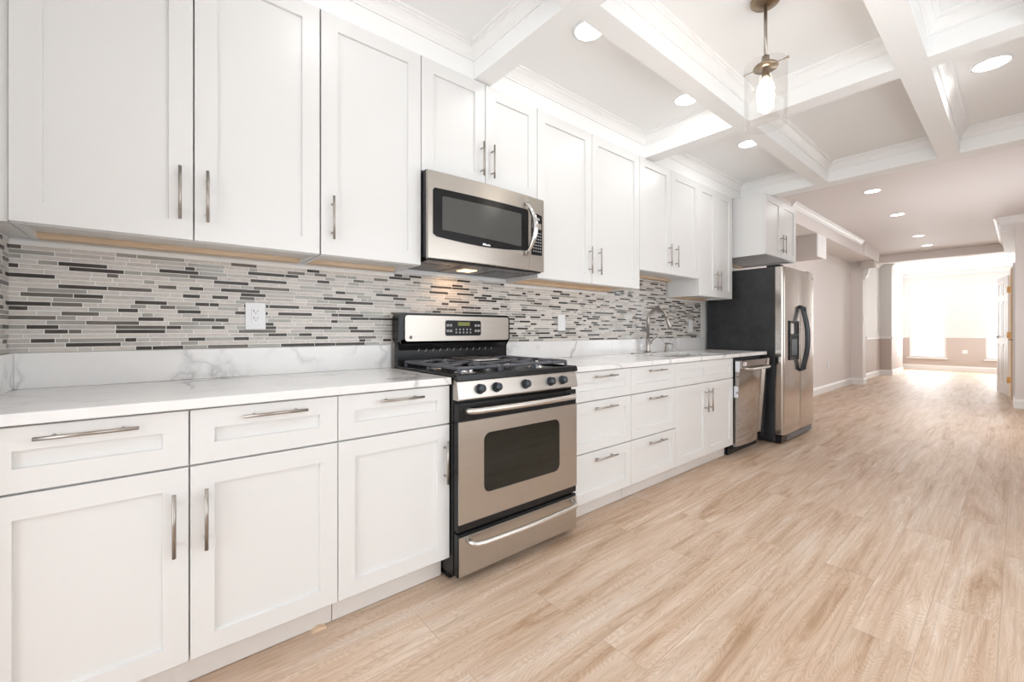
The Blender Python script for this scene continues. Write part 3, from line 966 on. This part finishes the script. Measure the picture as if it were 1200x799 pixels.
# control panel
g = G(); g.poly([(0.6505, 0.8950), (0.680, 0.887), (0.697, 0.812), (0.694, 0.806), (0.6505, 0.806)], 'y', RY0, RY1)
cp = g.obj('control_panel', M['steel'], ra)
for y in (1.097, 1.190, 1.368, 1.540, 1.628):
    g = G()
    a = math.atan2(0.017, 0.075)
    nx, nz = math.cos(a), math.sin(a)
    c = Vector((0.6895, y, 0.848)); n_ = Vector((nx, 0, nz))
    g.tube([c, c + n_ * 0.006], [0.0235, 0.0225], 24); g.tube([c + n_ * 0.006, c + n_ * 0.026, c + n_ * 0.029], [0.0195, 0.0175, 0.014], 24)
    tt = Vector((-nz, 0, nx))
    q = c + n_ * 0.027
    g.tube([q - tt * 0.017, q + tt * 0.017], 0.005, 8)
    g.obj('knob', M['knob'], cp)
# oven door
g = G(); g.box(0.652, 0.686, RY0 + 0.003, RY1 - 0.001, 0.235, 0.790, 0.003); od = g.obj('oven_door', M['black'], ra)
g = G()
hole = rrect(1.118, 1.606, 0.378, 0.648, 0.035, 6)
Z0, Z1, Y0, Y1 = 0.240, 0.712, RY0 + 0.004, RY1 - 0.002
outer = []
for (py_, pz_) in hole:
    dy, dz = py_ - 1.362, pz_ - 0.513
    # project to rectangle
    k = min(((Y1 - 1.362) / dy if dy > 0 else (Y0 - 1.362) / dy) if abs(dy) > 1e-6 else 1e9, ((Z1 - 0.513) / dz if dz > 0 else (Z0 - 0.513) / dz) if abs(dz) > 1e-6 else 1e9)
    outer.append((1.362 + dy * k, 0.513 + dz * k))
def ringplate(g, hole, outer, x0, x1, corners):
    n = len(hole)
    vs = [(x1, *p) for p in hole] + [(x1, *p) for p in outer] + [(x0, *p) for p in hole] + [(x0, *p) for p in outer]
    fs = []
    for i in range(n):
        j = (i + 1) % n
        fs += [(i, j, n + j, n + i), (i, 2 * n + i, 2 * n + j, j), (n + i, n + j, 3 * n + j, 3 * n + i)]
    g.faces(vs, fs)
    # fill the four outer corners
    m_ = n // 4
    for s in range(4):
        i0 = s * m_ - 1 if s else n - 1
        # find consecutive points on different sides
    for i in range(n):
        j = (i + 1) % n
        p, q = outer[i], outer[j]
        if abs(p[0] - q[0]) > 1e-5 and abs(p[1] - q[1]) > 1e-5:
            c = min(corners, key=lambda c_: (c_[0] - p[0]) ** 2 + (c_[1] - p[1]) ** 2 + (c_[0] - q[0]) ** 2 + (c_[1] - q[1]) ** 2)
            g.faces([(x1, *p), (x1, *q), (x1, *c)], [(0, 1, 2)])
            g.faces([(x0, *p), (x1, *p), (x1, *c), (x0, *c)], [(0, 1, 2, 3)])
            g.faces([(x0, *q), (x1, *q), (x1, *c), (x0, *c)], [(0, 1, 2, 3)])
ringplate(g, hole, outer, 0.686, 0.6915, [(Y0, Z0), (Y1, Z0), (Y0, Z1), (Y1, Z1)])
g.obj('steel_skin', M['steel'], od)
g = G(); g.poly(rrect(1.110, 1.614, 0.370, 0.656, 0.04, 6), 'x', 0.6865, 0.6885); g.obj('oven_window', M['glassblk'], od)
def bar_handle(g, y0, y1, x, z, off, r, drop=0.0):
    pts = [(x, y0, z - drop), (x + off * 0.55, y0 + 0.002, z - drop * 0.6), (x + off * 0.88, y0 + 0.018, z - drop * 0.2), (x + off, y0 + 0.055, z)]
    n = 8
    for k in range(1, n):
        t = k / n
        pts.append((x + off + 0.010 * math.sin(PI * t), y0 + 0.055 + (y1 - y0 - 0.11) * t, z))
    pts += [(x + off, y1 - 0.055, z), (x + off * 0.88, y1 - 0.018, z - drop * 0.2), (x + off * 0.55, y1 - 0.002, z - drop * 0.6), (x, y1, z - drop)]
    g.tube(pts, r, 14)
g = G(); bar_handle(g, 1.025, 1.700, 0.686, 0.760, 0.045, 0.0135); g.obj('handle', M['satin'], od)
# drawer
g = G(); g.box(0.652, 0.686, RY0 + 0.003, RY1 - 0.002, 0.040, 0.225, 0.004); dwv = g.obj('storage_drawer', M['black'], ra)
g = G(); g.box(0.6862, 0.6915, RY0 + 0.006, RY1 - 0.004, 0.043, 0.213, 0.002); g.obj('steel_skin', M['steel'], dwv)
g = G(); bar_handle(g, 1.030, 1.700, 0.691, 0.185, 0.050, 0.0125, -0.012); g.obj('handle', M['satin'], dwv)
# backguard
g = G()
g.box(0.048, 0.085, RY0 + 0.002, RY1 - 0.002, 0.908, 1.05)
bg = g.obj('backguard', M['black'], ra)
g = G()
prof = rrect(RY0 - 0.004, RY1 + 0.004, 1.035, 1.205, 0.03, 5)
g.poly(prof, 'x', 0.030, 0.110)
g.poly([(0.086, 1.036), (0.110, 1.036), (0.110, 1.06), (0.095, 1.02), (0.086, 1.0)], 'y', RY0 + 0.01, RY1 - 0.01)
g.obj('console_surround', M['black'], bg)
g = G(); g.poly(rrect(RY0 + 0.030, RY1 - 0.012, 1.050, 1.192, 0.016, 5), 'x', 0.1102, 0.118); con = g.obj('console', M['steel'], bg)
g = G(); yc = 1.385
g.poly(rrect(yc - 0.125, yc + 0.125, 1.078, 1.168, 0.012, 4), 'x', 0.1182, 0.1195)
g.mi = 1
for k in range(5):
    for j in range(2):
        g.lathe([(0.0, 0.0008), (0.0055, 0.0008), (0.006, 0.0)], (0.1196, yc - 0.052 + k * 0.025, 1.097 + j * 0.018), 12, 'x')
for s in (-1, 1):
    for j in range(2):
        for k in range(2):
            g.poly(rrect(yc + s * 0.098 - 0.010 + k * 0.021 - 0.010, yc + s * 0.098 + 0.007 + k * 0.021 - 0.010, 1.100 + j * 0.032, 1.114 + j * 0.032, 0.003, 2), 'x', 0.1196, 0.1202)
g.mi = 2; g.box(0.1196, 0.1200, yc - 0.040, yc + 0.042, 1.137, 1.158)
g.obj('display', [M['panelblk'], M['button'], M['lcd']], con)
g = G(); g.lathe([(0.0, 0.002), (0.008, 0.002), (0.009, 0.0)], (0.1182, 1.045, 1.072), 18, 'x'); g.mi = 1; g.lathe([(0.0, 0.0), (0.0055, 0.0), (0.0055, 0.0004)], (0.1203, 1.045, 1.072), 14, 'x')
g.obj('badge', [M['socket'], M['button']], con)
for k in range(12):
    y = 1.10 + k * 0.046
    g = G(); g.poly([(y, 0.99), (y + 0.003, 0.99), (y + 0.012, 1.006), (y + 0.009, 1.006)], 'x', 0.0865, 0.0885)
    g.obj('vent_slot', M['button'], bg)
# burners and grates
def burner(x, y, r):
    g = G(); z = 0.9075
    g.lathe([(0.0, 0.0), (r + 0.018, 0.0), (r + 0.014, 0.004), (r, 0.005), (r, 0.014), (r - 0.004, 0.016), (0.0, 0.016)], (x, y, z), 24)
    o = g.obj('burner', M['chrome'], ra)
    g = G(); g.lathe([(0.0, 0.0), (r * 0.8, 0.0), (r * 0.82, 0.004), (r * 0.7, 0.008), (0.0, 0.009)], (x, y, z + 0.0165), 24)
    g.obj('burner_cap', M['iron'], o)
for x, y, r in ((0.24, 1.13, 0.030), (0.52, 1.13, 0.040), (0.24, 1.59, 0.034), (0.52, 1.59, 0.036)): burner(x, y, r)
burner(0.38, 1.361, 0.03)
def grate(y0, y1):
    g = G()
    x0, x1 = 0.105, 0.648; z = 0.940; r = 0.0085
    def loop(xa, xb, ya, yb):
        rr_ = 0.03
        P = [(p[0], p[1], z) for p in rrect(xa, xb, ya, yb, rr_, 4)]
        g.tube(P + [P[0]], r, 8)
    loop(x0, x1, y0, y1)
    ym = (y0 + y1) / 2; xm = (x0 + x1) / 2
    g.tube([(xm, y0, z), (xm, y1, z)], r, 8)
    for cx in (0.24, 0.52):
        for s in (-1, 1):
            g.tube([(cx, ym + s * (y1 - y0) / 2, z), (cx, ym + s * 0.055, z + 0.006), (cx, ym + s * 0.028, z + 0.004)], [r, r, r * 0.8], 8)
            g.tube([(cx + s * 0.135, ym, z), (cx + s * 0.06, ym, z + 0.006), (cx + s * 0.03, ym, z + 0.004)], [r, r, r * 0.8], 8)
    for cx, cy in ((x0 + 0.008, y0 + 0.008), (x0 + 0.008, y1 - 0.008), (x1 - 0.008, y0 + 0.008), (x1 - 0.008, y1 - 0.008), (xm, y0), (xm, y1)):
        g.tube([(cx, cy, 0.9075), (cx, cy, z)], [r * 1.1, r * 0.95], 8)
    g.obj('grate', M['iron'], ra)
grate(1.010, 1.252); grate(1.470, 1.715)
g = G()
for y in (1.262, 1.46):
    g.tube([(0.105, y, 0.940), (0.648, y, 0.940)], 0.0072, 8)
for x in (0.105, 0.30, 0.46, 0.648): g.tube([(x, 1.262, 0.940), (x, 1.46, 0.940)], 0.0072, 8)
for x in (0.115, 0.638):
    for y in (1.262, 1.46): g.tube([(x, y, 0.9075), (x, y, 0.94)], 0.0072, 8)
g.obj('grate', M['iron'], ra)
g = G(); g.poly(rrect(0.13, 0.40, 1.275, 1.447, 0.03, 5), 'z', 0.9475, 0.955); g.mi = 1; g.poly(rrect(0.15, 0.38, 1.295, 1.427, 0.03, 5), 'z', 0.9552, 0.9562)
g.obj('griddle_plate', [M['satin'], M['iron']], ra)

# ------------------------------------------------------------------ microwave
mw = thing('microwave', 'stainless over-the-range microwave with curved handle above the gas range', 'microwave', (0.2, 1.38, 1.455))
MY0, MY1, MZ0, MZ1 = 1.000, 1.780, 1.462, 1.895
g = G(); g.box(0.012, 0.372, MY0, MY1, MZ0 + 0.012, MZ1 + 0.005); g.obj('body', M['black'], mw)
def curved(g, y0, y1, z0, z1, x0, bul, yc0, yc1, n=14):
    """front skin slightly bowed along y"""
    vs, fs = [], []
    for i in range(n + 1):
        y = y0 + (y1 - y0) * i / n
        t = (y - yc0) / (yc1 - yc0)
        x = x0 + bul * math.sin(PI * max(0, min(1, t)))
        vs += [(0.372, y, z0), (x - 0.003, y, z0), (x, y, z0 + 0.003), (x, y, z1 - 0.003), (x - 0.003, y, z1), (0.372, y, z1)]
    for i in range(n):
        a, b = i * 6, i * 6 + 6
        for k in range(6):
            l = (k + 1) % 6
            fs.append((a + k, b + k, b + l, a + l))
    fs.append(tuple(range(6))); fs.append(tuple(n * 6 + k for k in range(6))[::-1])
    g.faces(vs, fs)
MX, MBL = 0.392, 0.016
def mx_(y): return MX + MBL * math.sin(PI * (y - MY0) / (MY1 - MY0))
g = G(); curved(g, MY0, 1.655, MZ0, MZ1, MX, MBL, MY0, MY1); md = g.obj('door', M['steel'], mw)
g = G(); curved(g, 1.6565, MY1, MZ0, MZ1, MX, MBL, MY0, MY1, 6); mp_ = g.obj('control_panel', M['steel'], mw)
def skin(g, outline, off, th):
    """thin curved plate following the bowed front"""
    # outline: list of (y, z) polygon -> strips via grid columns
    ys = sorted(set(round(p[0], 4) for p in outline))
    lo, hi = min(ys), max(ys)
    n = 26
    def span(y):
        zs = []
        m_ = len(outline)
        for i in range(m_):
            a, b = outline[i], outline[(i + 1) % m_]
            if (a[0] - y) * (b[0] - y) <= 0 and abs(a[0] - b[0]) > 1e-9:
                t = (y - a[0]) / (b[0] - a[0]); zs.append(a[1] + t * (b[1] - a[1]))
        return min(zs), max(zs)
    cols_ = [lo + 0.0003 + (hi - lo - 0.0006) * (0.5 - 0.5 * math.cos(PI * i / n)) for i in range(n + 1)]
    vs, fs = [], []
    for y in cols_:
        a, b = span(y); x = mx_(y) + off
        vs += [(x, y, a), (x + th, y, a), (x + th, y, b), (x, y, b)]
    for i in range(n):
        p, q = i * 4, i * 4 + 4
        for k in range(4):
            l = (k + 1) % 4
            fs.append((p + k, q + k, q + l, p + l))
    fs.append((0, 1, 2, 3)); fs.append((n * 4 + 3, n * 4 + 2, n * 4 + 1, n * 4))
    g.faces(vs, fs)
out = rrect(1.025, 1.648, 1.572, 1.812, 0.016, 5)
out = [(y, z - (0.022 * math.sin(PI * (y - 1.025) / 0.623) if z < 1.65 else 0)) for y, z in out]
# add bottom samples for the bow
g = G(); outl = [p for p in out]
k_ = [i for i, p in enumerate(outl) if p[1] < 1.60]
bot = [(1.045 + (1.63 - 1.045) * i / 12, 1.572 - 0.018 * math.sin(PI * (i / 12))) for i in range(13)]
outl = [(1.648, 1.80), (1.640, 1.812), (1.035, 1.812), (1.025, 1.80), (1.025, 1.585)] + bot + [(1.648, 1.59)]
skin(g, outl, 0.0004, 0.0016); g.obj('window_frame', M['panelblk'], md)
g = G(); skin(g, [(1.075, 1.610), (1.585, 1.590), (1.590, 1.595), (1.590, 1.772), (1.585, 1.777), (1.08, 1.777), (1.075, 1.772)], 0.0022, 0.0006); g.obj('window_glass', M['screen'], md)
g = G(); skin(g, [(1.315, 1.562), (1.365, 1.562), (1.365, 1.567), (1.357, 1.571), (1.340, 1.568), (1.325, 1.574), (1.315, 1.571)], 0.0022, 0.0006); g.obj('badge', M['plastic'], md)
g = G(); pts = []
for k in range(13):
    t = k / 12
    pts.append((mx_(1.625) + 0.006 + 0.070 * math.sin(PI * t) ** 0.8, 1.622 + 0.012 * math.sin(PI * t), 1.845 - 0.30 * t))
g.tube(pts, [0.009 + 0.006 * math.sin(PI * k / 12) for k in range(13)], 14); g.obj('handle', M['chrome'], md)
g = G(); skin(g, [(1.672, 1.56), (1.676, 1.554), (1.758, 1.556), (1.763, 1.562), (1.763, 1.790), (1.758, 1.796), (1.676, 1.806), (1.672, 1.800)], 0.0004, 0.0016)
kp = g.obj('keypad', M['panelblk'], mp_)
g = G(); skin(g, [(1.690, 1.765), (1.742, 1.763), (1.742, 1.778), (1.690, 1.780)], 0.0022, 0.0005)
for r_ in range(7):
    for c_ in range(4):
        y, z = 1.686 + c_ * 0.019, 1.575 + r_ * 0.018
        skin(g, [(y, z), (y + 0.011, z), (y + 0.011, z + 0.007), (y, z + 0.007)], 0.0022, 0.0005)
g.mi = 1; skin(g, [(1.680, 1.712), (1.756, 1.711), (1.756, 1.745), (1.680, 1.747)], 0.0022, 0.0005)
g.obj('buttons', [M['button'], M['steel']], kp)
g = G(); g.box(0.030, 0.375, MY0 + 0.01, MY1 - 0.01, MZ0 - 0.008, MZ0 + 0.011)
g.mi = 1
for y0, y1 in ((1.02, 1.20), (1.24, 1.27), (1.50, 1.76)):
    g.box(0.06, 0.28, y0, y1, MZ0 - 0.010, MZ0 - 0.0078)
g.obj('underside', [M['black'], M['iron']], mw)
g = G(); g.box(0.15, 0.235, 1.315, 1.40, MZ0 - 0.0115, MZ0 - 0.0082); g.obj('lamp_lens', M['rawglow'], mw)
area('microwave_lamp', (0.14, 1.35, MZ0 - 0.02), (0, 0, 0), 0.12, 0.08, 0.5, (1.0, 0.58, 0.27))
g = G(); g.box(0.0095, 0.030, MY0, MY1, 1.430, 1.4535); g.obj('mounting_bracket', M['plastic'], mw)

# ------------------------------------------------------------------ dishwasher
dw = thing('dishwasher', 'stainless dishwasher leaning slightly forward between sink cabinet and refrigerator', 'dishwasher', (0.35, 4.18, 0.0))
DY0, DY1 = 3.868, 4.498
g = G(); g.box(0.05, 0.615, DY0 + 0.01, DY1 - 0.01, 0.06, 0.862); g.box(0.10, 0.56, DY0 + 0.015, DY1 - 0.015, 0.002, 0.06); g.obj('tub', M['gap'], dw)
g = G(); g.box(0.560, 0.575, DY0, DY1, 0.004, 0.085); g.obj('toe_panel', M['black'], dw)
g = G()
# door: leaning out at the top
xb0, xb1 = 0.622, 0.655; xt0, xt1 = 0.640, 0.692
def slab(g, ya, yb, z0, z1, f0, f1, b0, b1):
    g.faces([(b0, ya, z0), (f0, ya, z0), (f1, ya, z1), (b1, ya, z1), (b0, yb, z0), (f0, yb, z0), (f1, yb, z1), (b1, yb, z1)],
            [(0, 1, 2, 3), (7, 6, 5, 4), (0, 4, 5, 1), (1, 5, 6, 2), (2, 6, 7, 3), (3, 7, 4, 0)])
n = 14
vs, fs = [], []
for i in range(n + 1):
    t = 2 * i / n - 1
    y = DY0 + (DY1 - DY0) * i / n
    bo = 0.019 * (1 - t * t)
    vs += [(0.620, y, 0.090), (0.644 + bo, y, 0.090), (0.673 + bo, y, 0.775), (0.634, y, 0.775)]
for i in range(n):
    a, b = 4 * i, 4 * i + 4
    fs += [(a, b, b + 1, a + 1), (a + 2, b + 2, b + 3, a + 3), (a + 3, b + 3, b, a)]
fs += [(0, 1, 2, 3), (4 * n + 3, 4 * n + 2, 4 * n + 1, 4 * n)]
g.faces(vs, fs)
fv = [vs[4 * i + k] for i in range(n + 1) for k in (1, 2)]
g.faces(fv, [(2 * i, 2 * i + 2, 2 * i + 3, 2 * i + 1) for i in range(n)], True)
slab(g, DY0, DY1, 0.7755, 0.845, 0.690, 0.694, 0.634, 0.636)
dd = g.obj('door', M['steeld'], dw)
g = G(); g.tube([(0.690, DY0 + 0.06, 0.775), (0.722, DY0 + 0.075, 0.772), (0.735, DY0 + 0.14, 0.770), (0.740, (DY0 + DY1) / 2, 0.770), (0.735, DY1 - 0.14, 0.770), (0.722, DY1 - 0.075, 0.772), (0.690, DY1 - 0.06, 0.775)], 0.010, 12)
g.obj('handle', M['satin'], dd)
g = G(); g.box(0.640, 0.676, DY0 - 0.0012, DY0 - 0.0002, 0.745, 0.838); g.obj('paper_label', M['tag'], dd)
g = G(); g.box(0.628, 0.664, DY0 - 0.0012, DY0 - 0.0002, 0.52, 0.62)
g.mi = 1; g.box(0.645, 0.664, DY0 - 0.0016, DY0 - 0.0013, 0.555, 0.575)
g.obj('paper_label', [M['tag'], M['button']], dd)
g = G(); g.box(0.6935, 0.6950, DY0 + 0.03, DY0 + 0.095, 0.800, 0.830); g.mi = 1
g.lathe([(0.0, 0.0004), (0.009, 0.0004), (0.009, 0.0)], (0.6951, DY0 + 0.048, 0.815), 14, 'x')
g.obj('sticker', [M['plastic'], M['red']], dd)

# ------------------------------------------------------------------ refrigerator
fr_ = thing('refrigerator', 'side-by-side stainless refrigerator with black sides and black handles', 'refrigerator', (0.4, 5.09, 0.0))
FY0, FY1 = 4.625, 5.555
g = G(); g.box(0.04, 0.700, FY0, FY1, 0.02, 1.735, 0.006); g.obj('cabinet_body', M['fridgeside'], fr_)
g = G(); g.poly([(0.701, 0.010), (0.745, 0.010), (0.755, 0.025), (0.755, 0.075), (0.735, 0.085), (0.701, 0.085)], 'y', FY0 + 0.005, FY1 - 0.005)
g.mi = 1
for k in range(4): g.box(0.7555, 0.7585, FY0 + 0.14, FY1 - 0.02, 0.026 + k * 0.012, 0.031 + k * 0.012)
g.obj('base_grille', [M['black'], M['button']], fr_)
for a in (FY0 + 0.01, FY1 - 0.10): g = G(); g.box(0.62, 0.74, a, a + 0.09, 1.7355, 1.755, 0.004); g.obj('hinge_cover', M['black'], fr_)
def fdoor(y0, y1, label=None):
    g = G()
    pts = []
    x0, xf, r = 0.702, 0.775, 0.022
    pts = [(x0, y0), (xf - r, y0)] + [(xf - r + r * math.sin(PI / 2 * k / 5), y0 + r - r * math.cos(PI / 2 * k / 5)) for k in range(1, 6)]
    n = 6
    for k in range(1, n): pts.append((xf + 0.004 * math.sin(PI * k / n), y0 + r + (y1 - y0 - 2 * r) * k / n))
    pts += [(xf - r + r * math.cos(PI / 2 * k / 5), y1 - r + r * math.sin(PI / 2 * k / 5)) for k in range(0, 6)] + [(x0, y1)]
    g.poly(pts, 'z', 0.092, 1.73)
    return g.obj('door', M['steelv'], fr_)
YS = 5.110
d_l = fdoor(FY0 + 0.002, YS - 0.003); d_r = fdoor(YS + 0.003, FY1 - 0.002)
for d_, y in ((d_l, YS - 0.024), (d_r, YS + 0.024)):
    g = G(); pts = []
    z0, z1 = 0.70, 1.355
    xs = 0.772
    P = [(xs, z1), (xs + 0.030, z1 - 0.015), (xs + 0.034, z1 - 0.06), (xs + 0.050, z1 - 0.13), (xs + 0.066, z1 - 0.24), (xs + 0.068, (z0 + z1) / 2),
         (xs + 0.066, z0 + 0.24), (xs + 0.050, z0 + 0.13), (xs + 0.034, z0 + 0.06), (xs + 0.030, z0 + 0.015), (xs, z0)]
    g.tube([(a, y, b) for a, b in P], [0.018, 0.018] + [0.0175] * 7 + [0.018, 0.018], 12)
    g.obj('handle', M['knob'], d_)
g = G(); a, b = FY0 + 0.135, YS - 0.085
zz0, zz1 = 0.815, 1.205
for bx in ((a, a + 0.018, zz0, zz1), (b - 0.018, b, zz0, zz1), (a + 0.018, b - 0.018, zz0, zz0 + 0.03), (a + 0.018, b - 0.018, zz1 - 0.02, zz1), (a + 0.018, b - 0.018, 1.06, 1.07)):
    g.box(0.7795, 0.789, *bx)
g.mi = 1; g.box(0.7795, 0.7815, a + 0.018, b - 0.018, zz0 + 0.03, zz1 - 0.02)
g.mi = 2; g.box(0.7816, 0.786, a + 0.05, b - 0.05, 0.86, 1.02, 0.001); g.mi = 3; g.box(0.7816, 0.7835, a + 0.02, a + 0.12, 1.075, 1.18)
g.obj('ice_dispenser', [M['panelblk'], M['gap'], M['knob'], M['steel']], d_l)
g = G(); g.lathe([(0.0, 0.002), (0.010, 0.002), (0.011, 0.0)], (0.7755, FY1 - 0.06, 1.675), 16, 'x'); g.obj('badge', M['socket'], d_r)

# ------------------------------------------------------------------ pendant
px_, py_ = 1.472, 2.175
pe = thing('pendant_light', 'glass cylinder pendant light with brass cap hanging from the coffered ceiling', 'pendant light', (px_, py_, ZC))
g = G(); g.lathe([(0.0, -0.001), (0.062, -0.001), (0.062, -0.016), (0.055, -0.024), (0.010, -0.028), (0.0, -0.028)], (px_, py_, ZC), 28); g.obj('canopy', M['brass'], pe)
g = G(); g.tube([(px_, py_, ZC - 0.026), (px_, py_, 2.385)], 0.0075, 12); g.obj('rod', M['nickelrod'], pe)
g = G(); g.lathe([(0.0, 0.055), (0.016, 0.055), (0.018, 0.03), (0.022, 0.02), (0.048, 0.012), (0.052, 0.006), (0.052, 0.0), (0.0, 0.0)], (px_, py_, 2.335), 28)
g.tube([(px_ - 0.092, py_, 2.343), (px_ + 0.092, py_, 2.343)], 0.0022, 8)
for s in (-1, 1): g.lathe([(0.0, -0.003), (0.006, -0.003), (0.006, 0.003), (0.0, 0.003)], (px_ + s * 0.092, py_, 2.343), 10, 'x')
g.obj('cap', M['brass'], pe)
g = G(); g.lathe([(0.0, 0.0), (0.014, 0.0), (0.016, -0.035), (0.018, -0.040), (0.016, -0.045), (0.0, -0.045)], (px_, py_, 2.3345), 20); sk_ = g.obj('socket', M['brass'], pe)
g = G(); g.lathe([(0.012, 0.0), (0.016, -0.012), (0.032, -0.035), (0.036, -0.055), (0.030, -0.082), (0.022, -0.105), (0.012, -0.125), (0.0, -0.128)], (px_, py_, 2.2892), 20); g.obj('bulb', M['bulb'], pe)  # drawn out downward to stand for the bulb's reflection in the glass
g = G(); g.lathe([(0.085, 2.350), (0.088, 2.350), (0.088, 2.065), (0.085, 2.065), (0.085, 2.350)], (px_, py_, 0), 40); g.obj('glass_shade', M['shade'], pe)
pl_ = bpy.data.lights.new('pendant_bulb_light', 'POINT'); pl_.energy = 1.0; pl_.color = (1, 0.93, 0.85); pl_.shadow_soft_size = 0.04
po = bpy.data.objects.new('pendant_bulb_light', pl_); C.objects.link(po); po.location = (px_, py_, 2.145)

# ------------------------------------------------------------------ recessed lights
def downlight(x, y, z, label, power, r=0.072, col=(1, 0.985, 0.97), group=None):
    t = thing('recessed_light', label, 'ceiling light', (x, y, z), group)
    g = G(); g.lathe([(r, -0.001), (r + 0.014, -0.001), (r + 0.013, -0.005), (r + 0.002, -0.007), (r, -0.004), (r, -0.001)], (x, y, z), 32); g.obj('trim_ring', M['plastic'], t)
    g = G(); g.lathe([(0.0, -0.0035), (r - 0.002, -0.0035), (r - 0.002, -0.001), (0.0, -0.001)], (x, y, z), 32); g.obj('lens', M['lens'], t)
    a = area('recessed_lamp', (x, y, z - 0.012), (0, 0, 0), r * 1.6, r * 1.6, power, col, 'DISK')
    return t


KP = 1.3
GK = 'recessed lights in the kitchen coffers'
downlight(0.810, 1.702, ZC, 'recessed ceiling light nearest the camera, above the microwave bay', KP, group=GK)
downlight(0.805, 2.712, ZC, 'second recessed light in the same coffer, toward the pendant', KP, group=GK)
downlight(0.795, 3.748, ZC, 'recessed light in the last coffer beside the refrigerator cabinet', 2.4, group=GK)
downlight(2.127, 3.707, ZC, 'large bright recessed light at the top right of the photo', KP, 0.074, group=GK)
GM = 'recessed lights along the plain ceiling'
for x, y, l in ((1.129, 6.40, 'recessed light on the plain ceiling, nearest the coffers'), (1.130, 7.97, 'second recessed light on the plain ceiling beyond the coffers'),
                (1.117, 10.05, 'third recessed light on the plain ceiling beyond the coffers'), (1.10, 11.28, 'farthest recessed light, just before the header')):
    downlight(x, y, ZM, l, 2.6, 0.07, group=GM)
# unseen kitchen lamps added for illumination, no fixtures modelled
for x, y in ((0.81, 0.6), (2.127, 0.5), (1.45, -1.2), (2.68, 2.2)):
    area('recessed_lamp', (x, y, ZC - 0.012), (0, 0, 0), 0.11, 0.11, KP, (1, 0.985, 0.97), 'DISK')
area('far_room_fill', (1.2, 14.6, ZM - 0.012), (0, 0, 0), 0.14, 0.14, 4, (1, 0.97, 0.93), 'DISK')  # fill lamp added to brighten the far room, no fixture
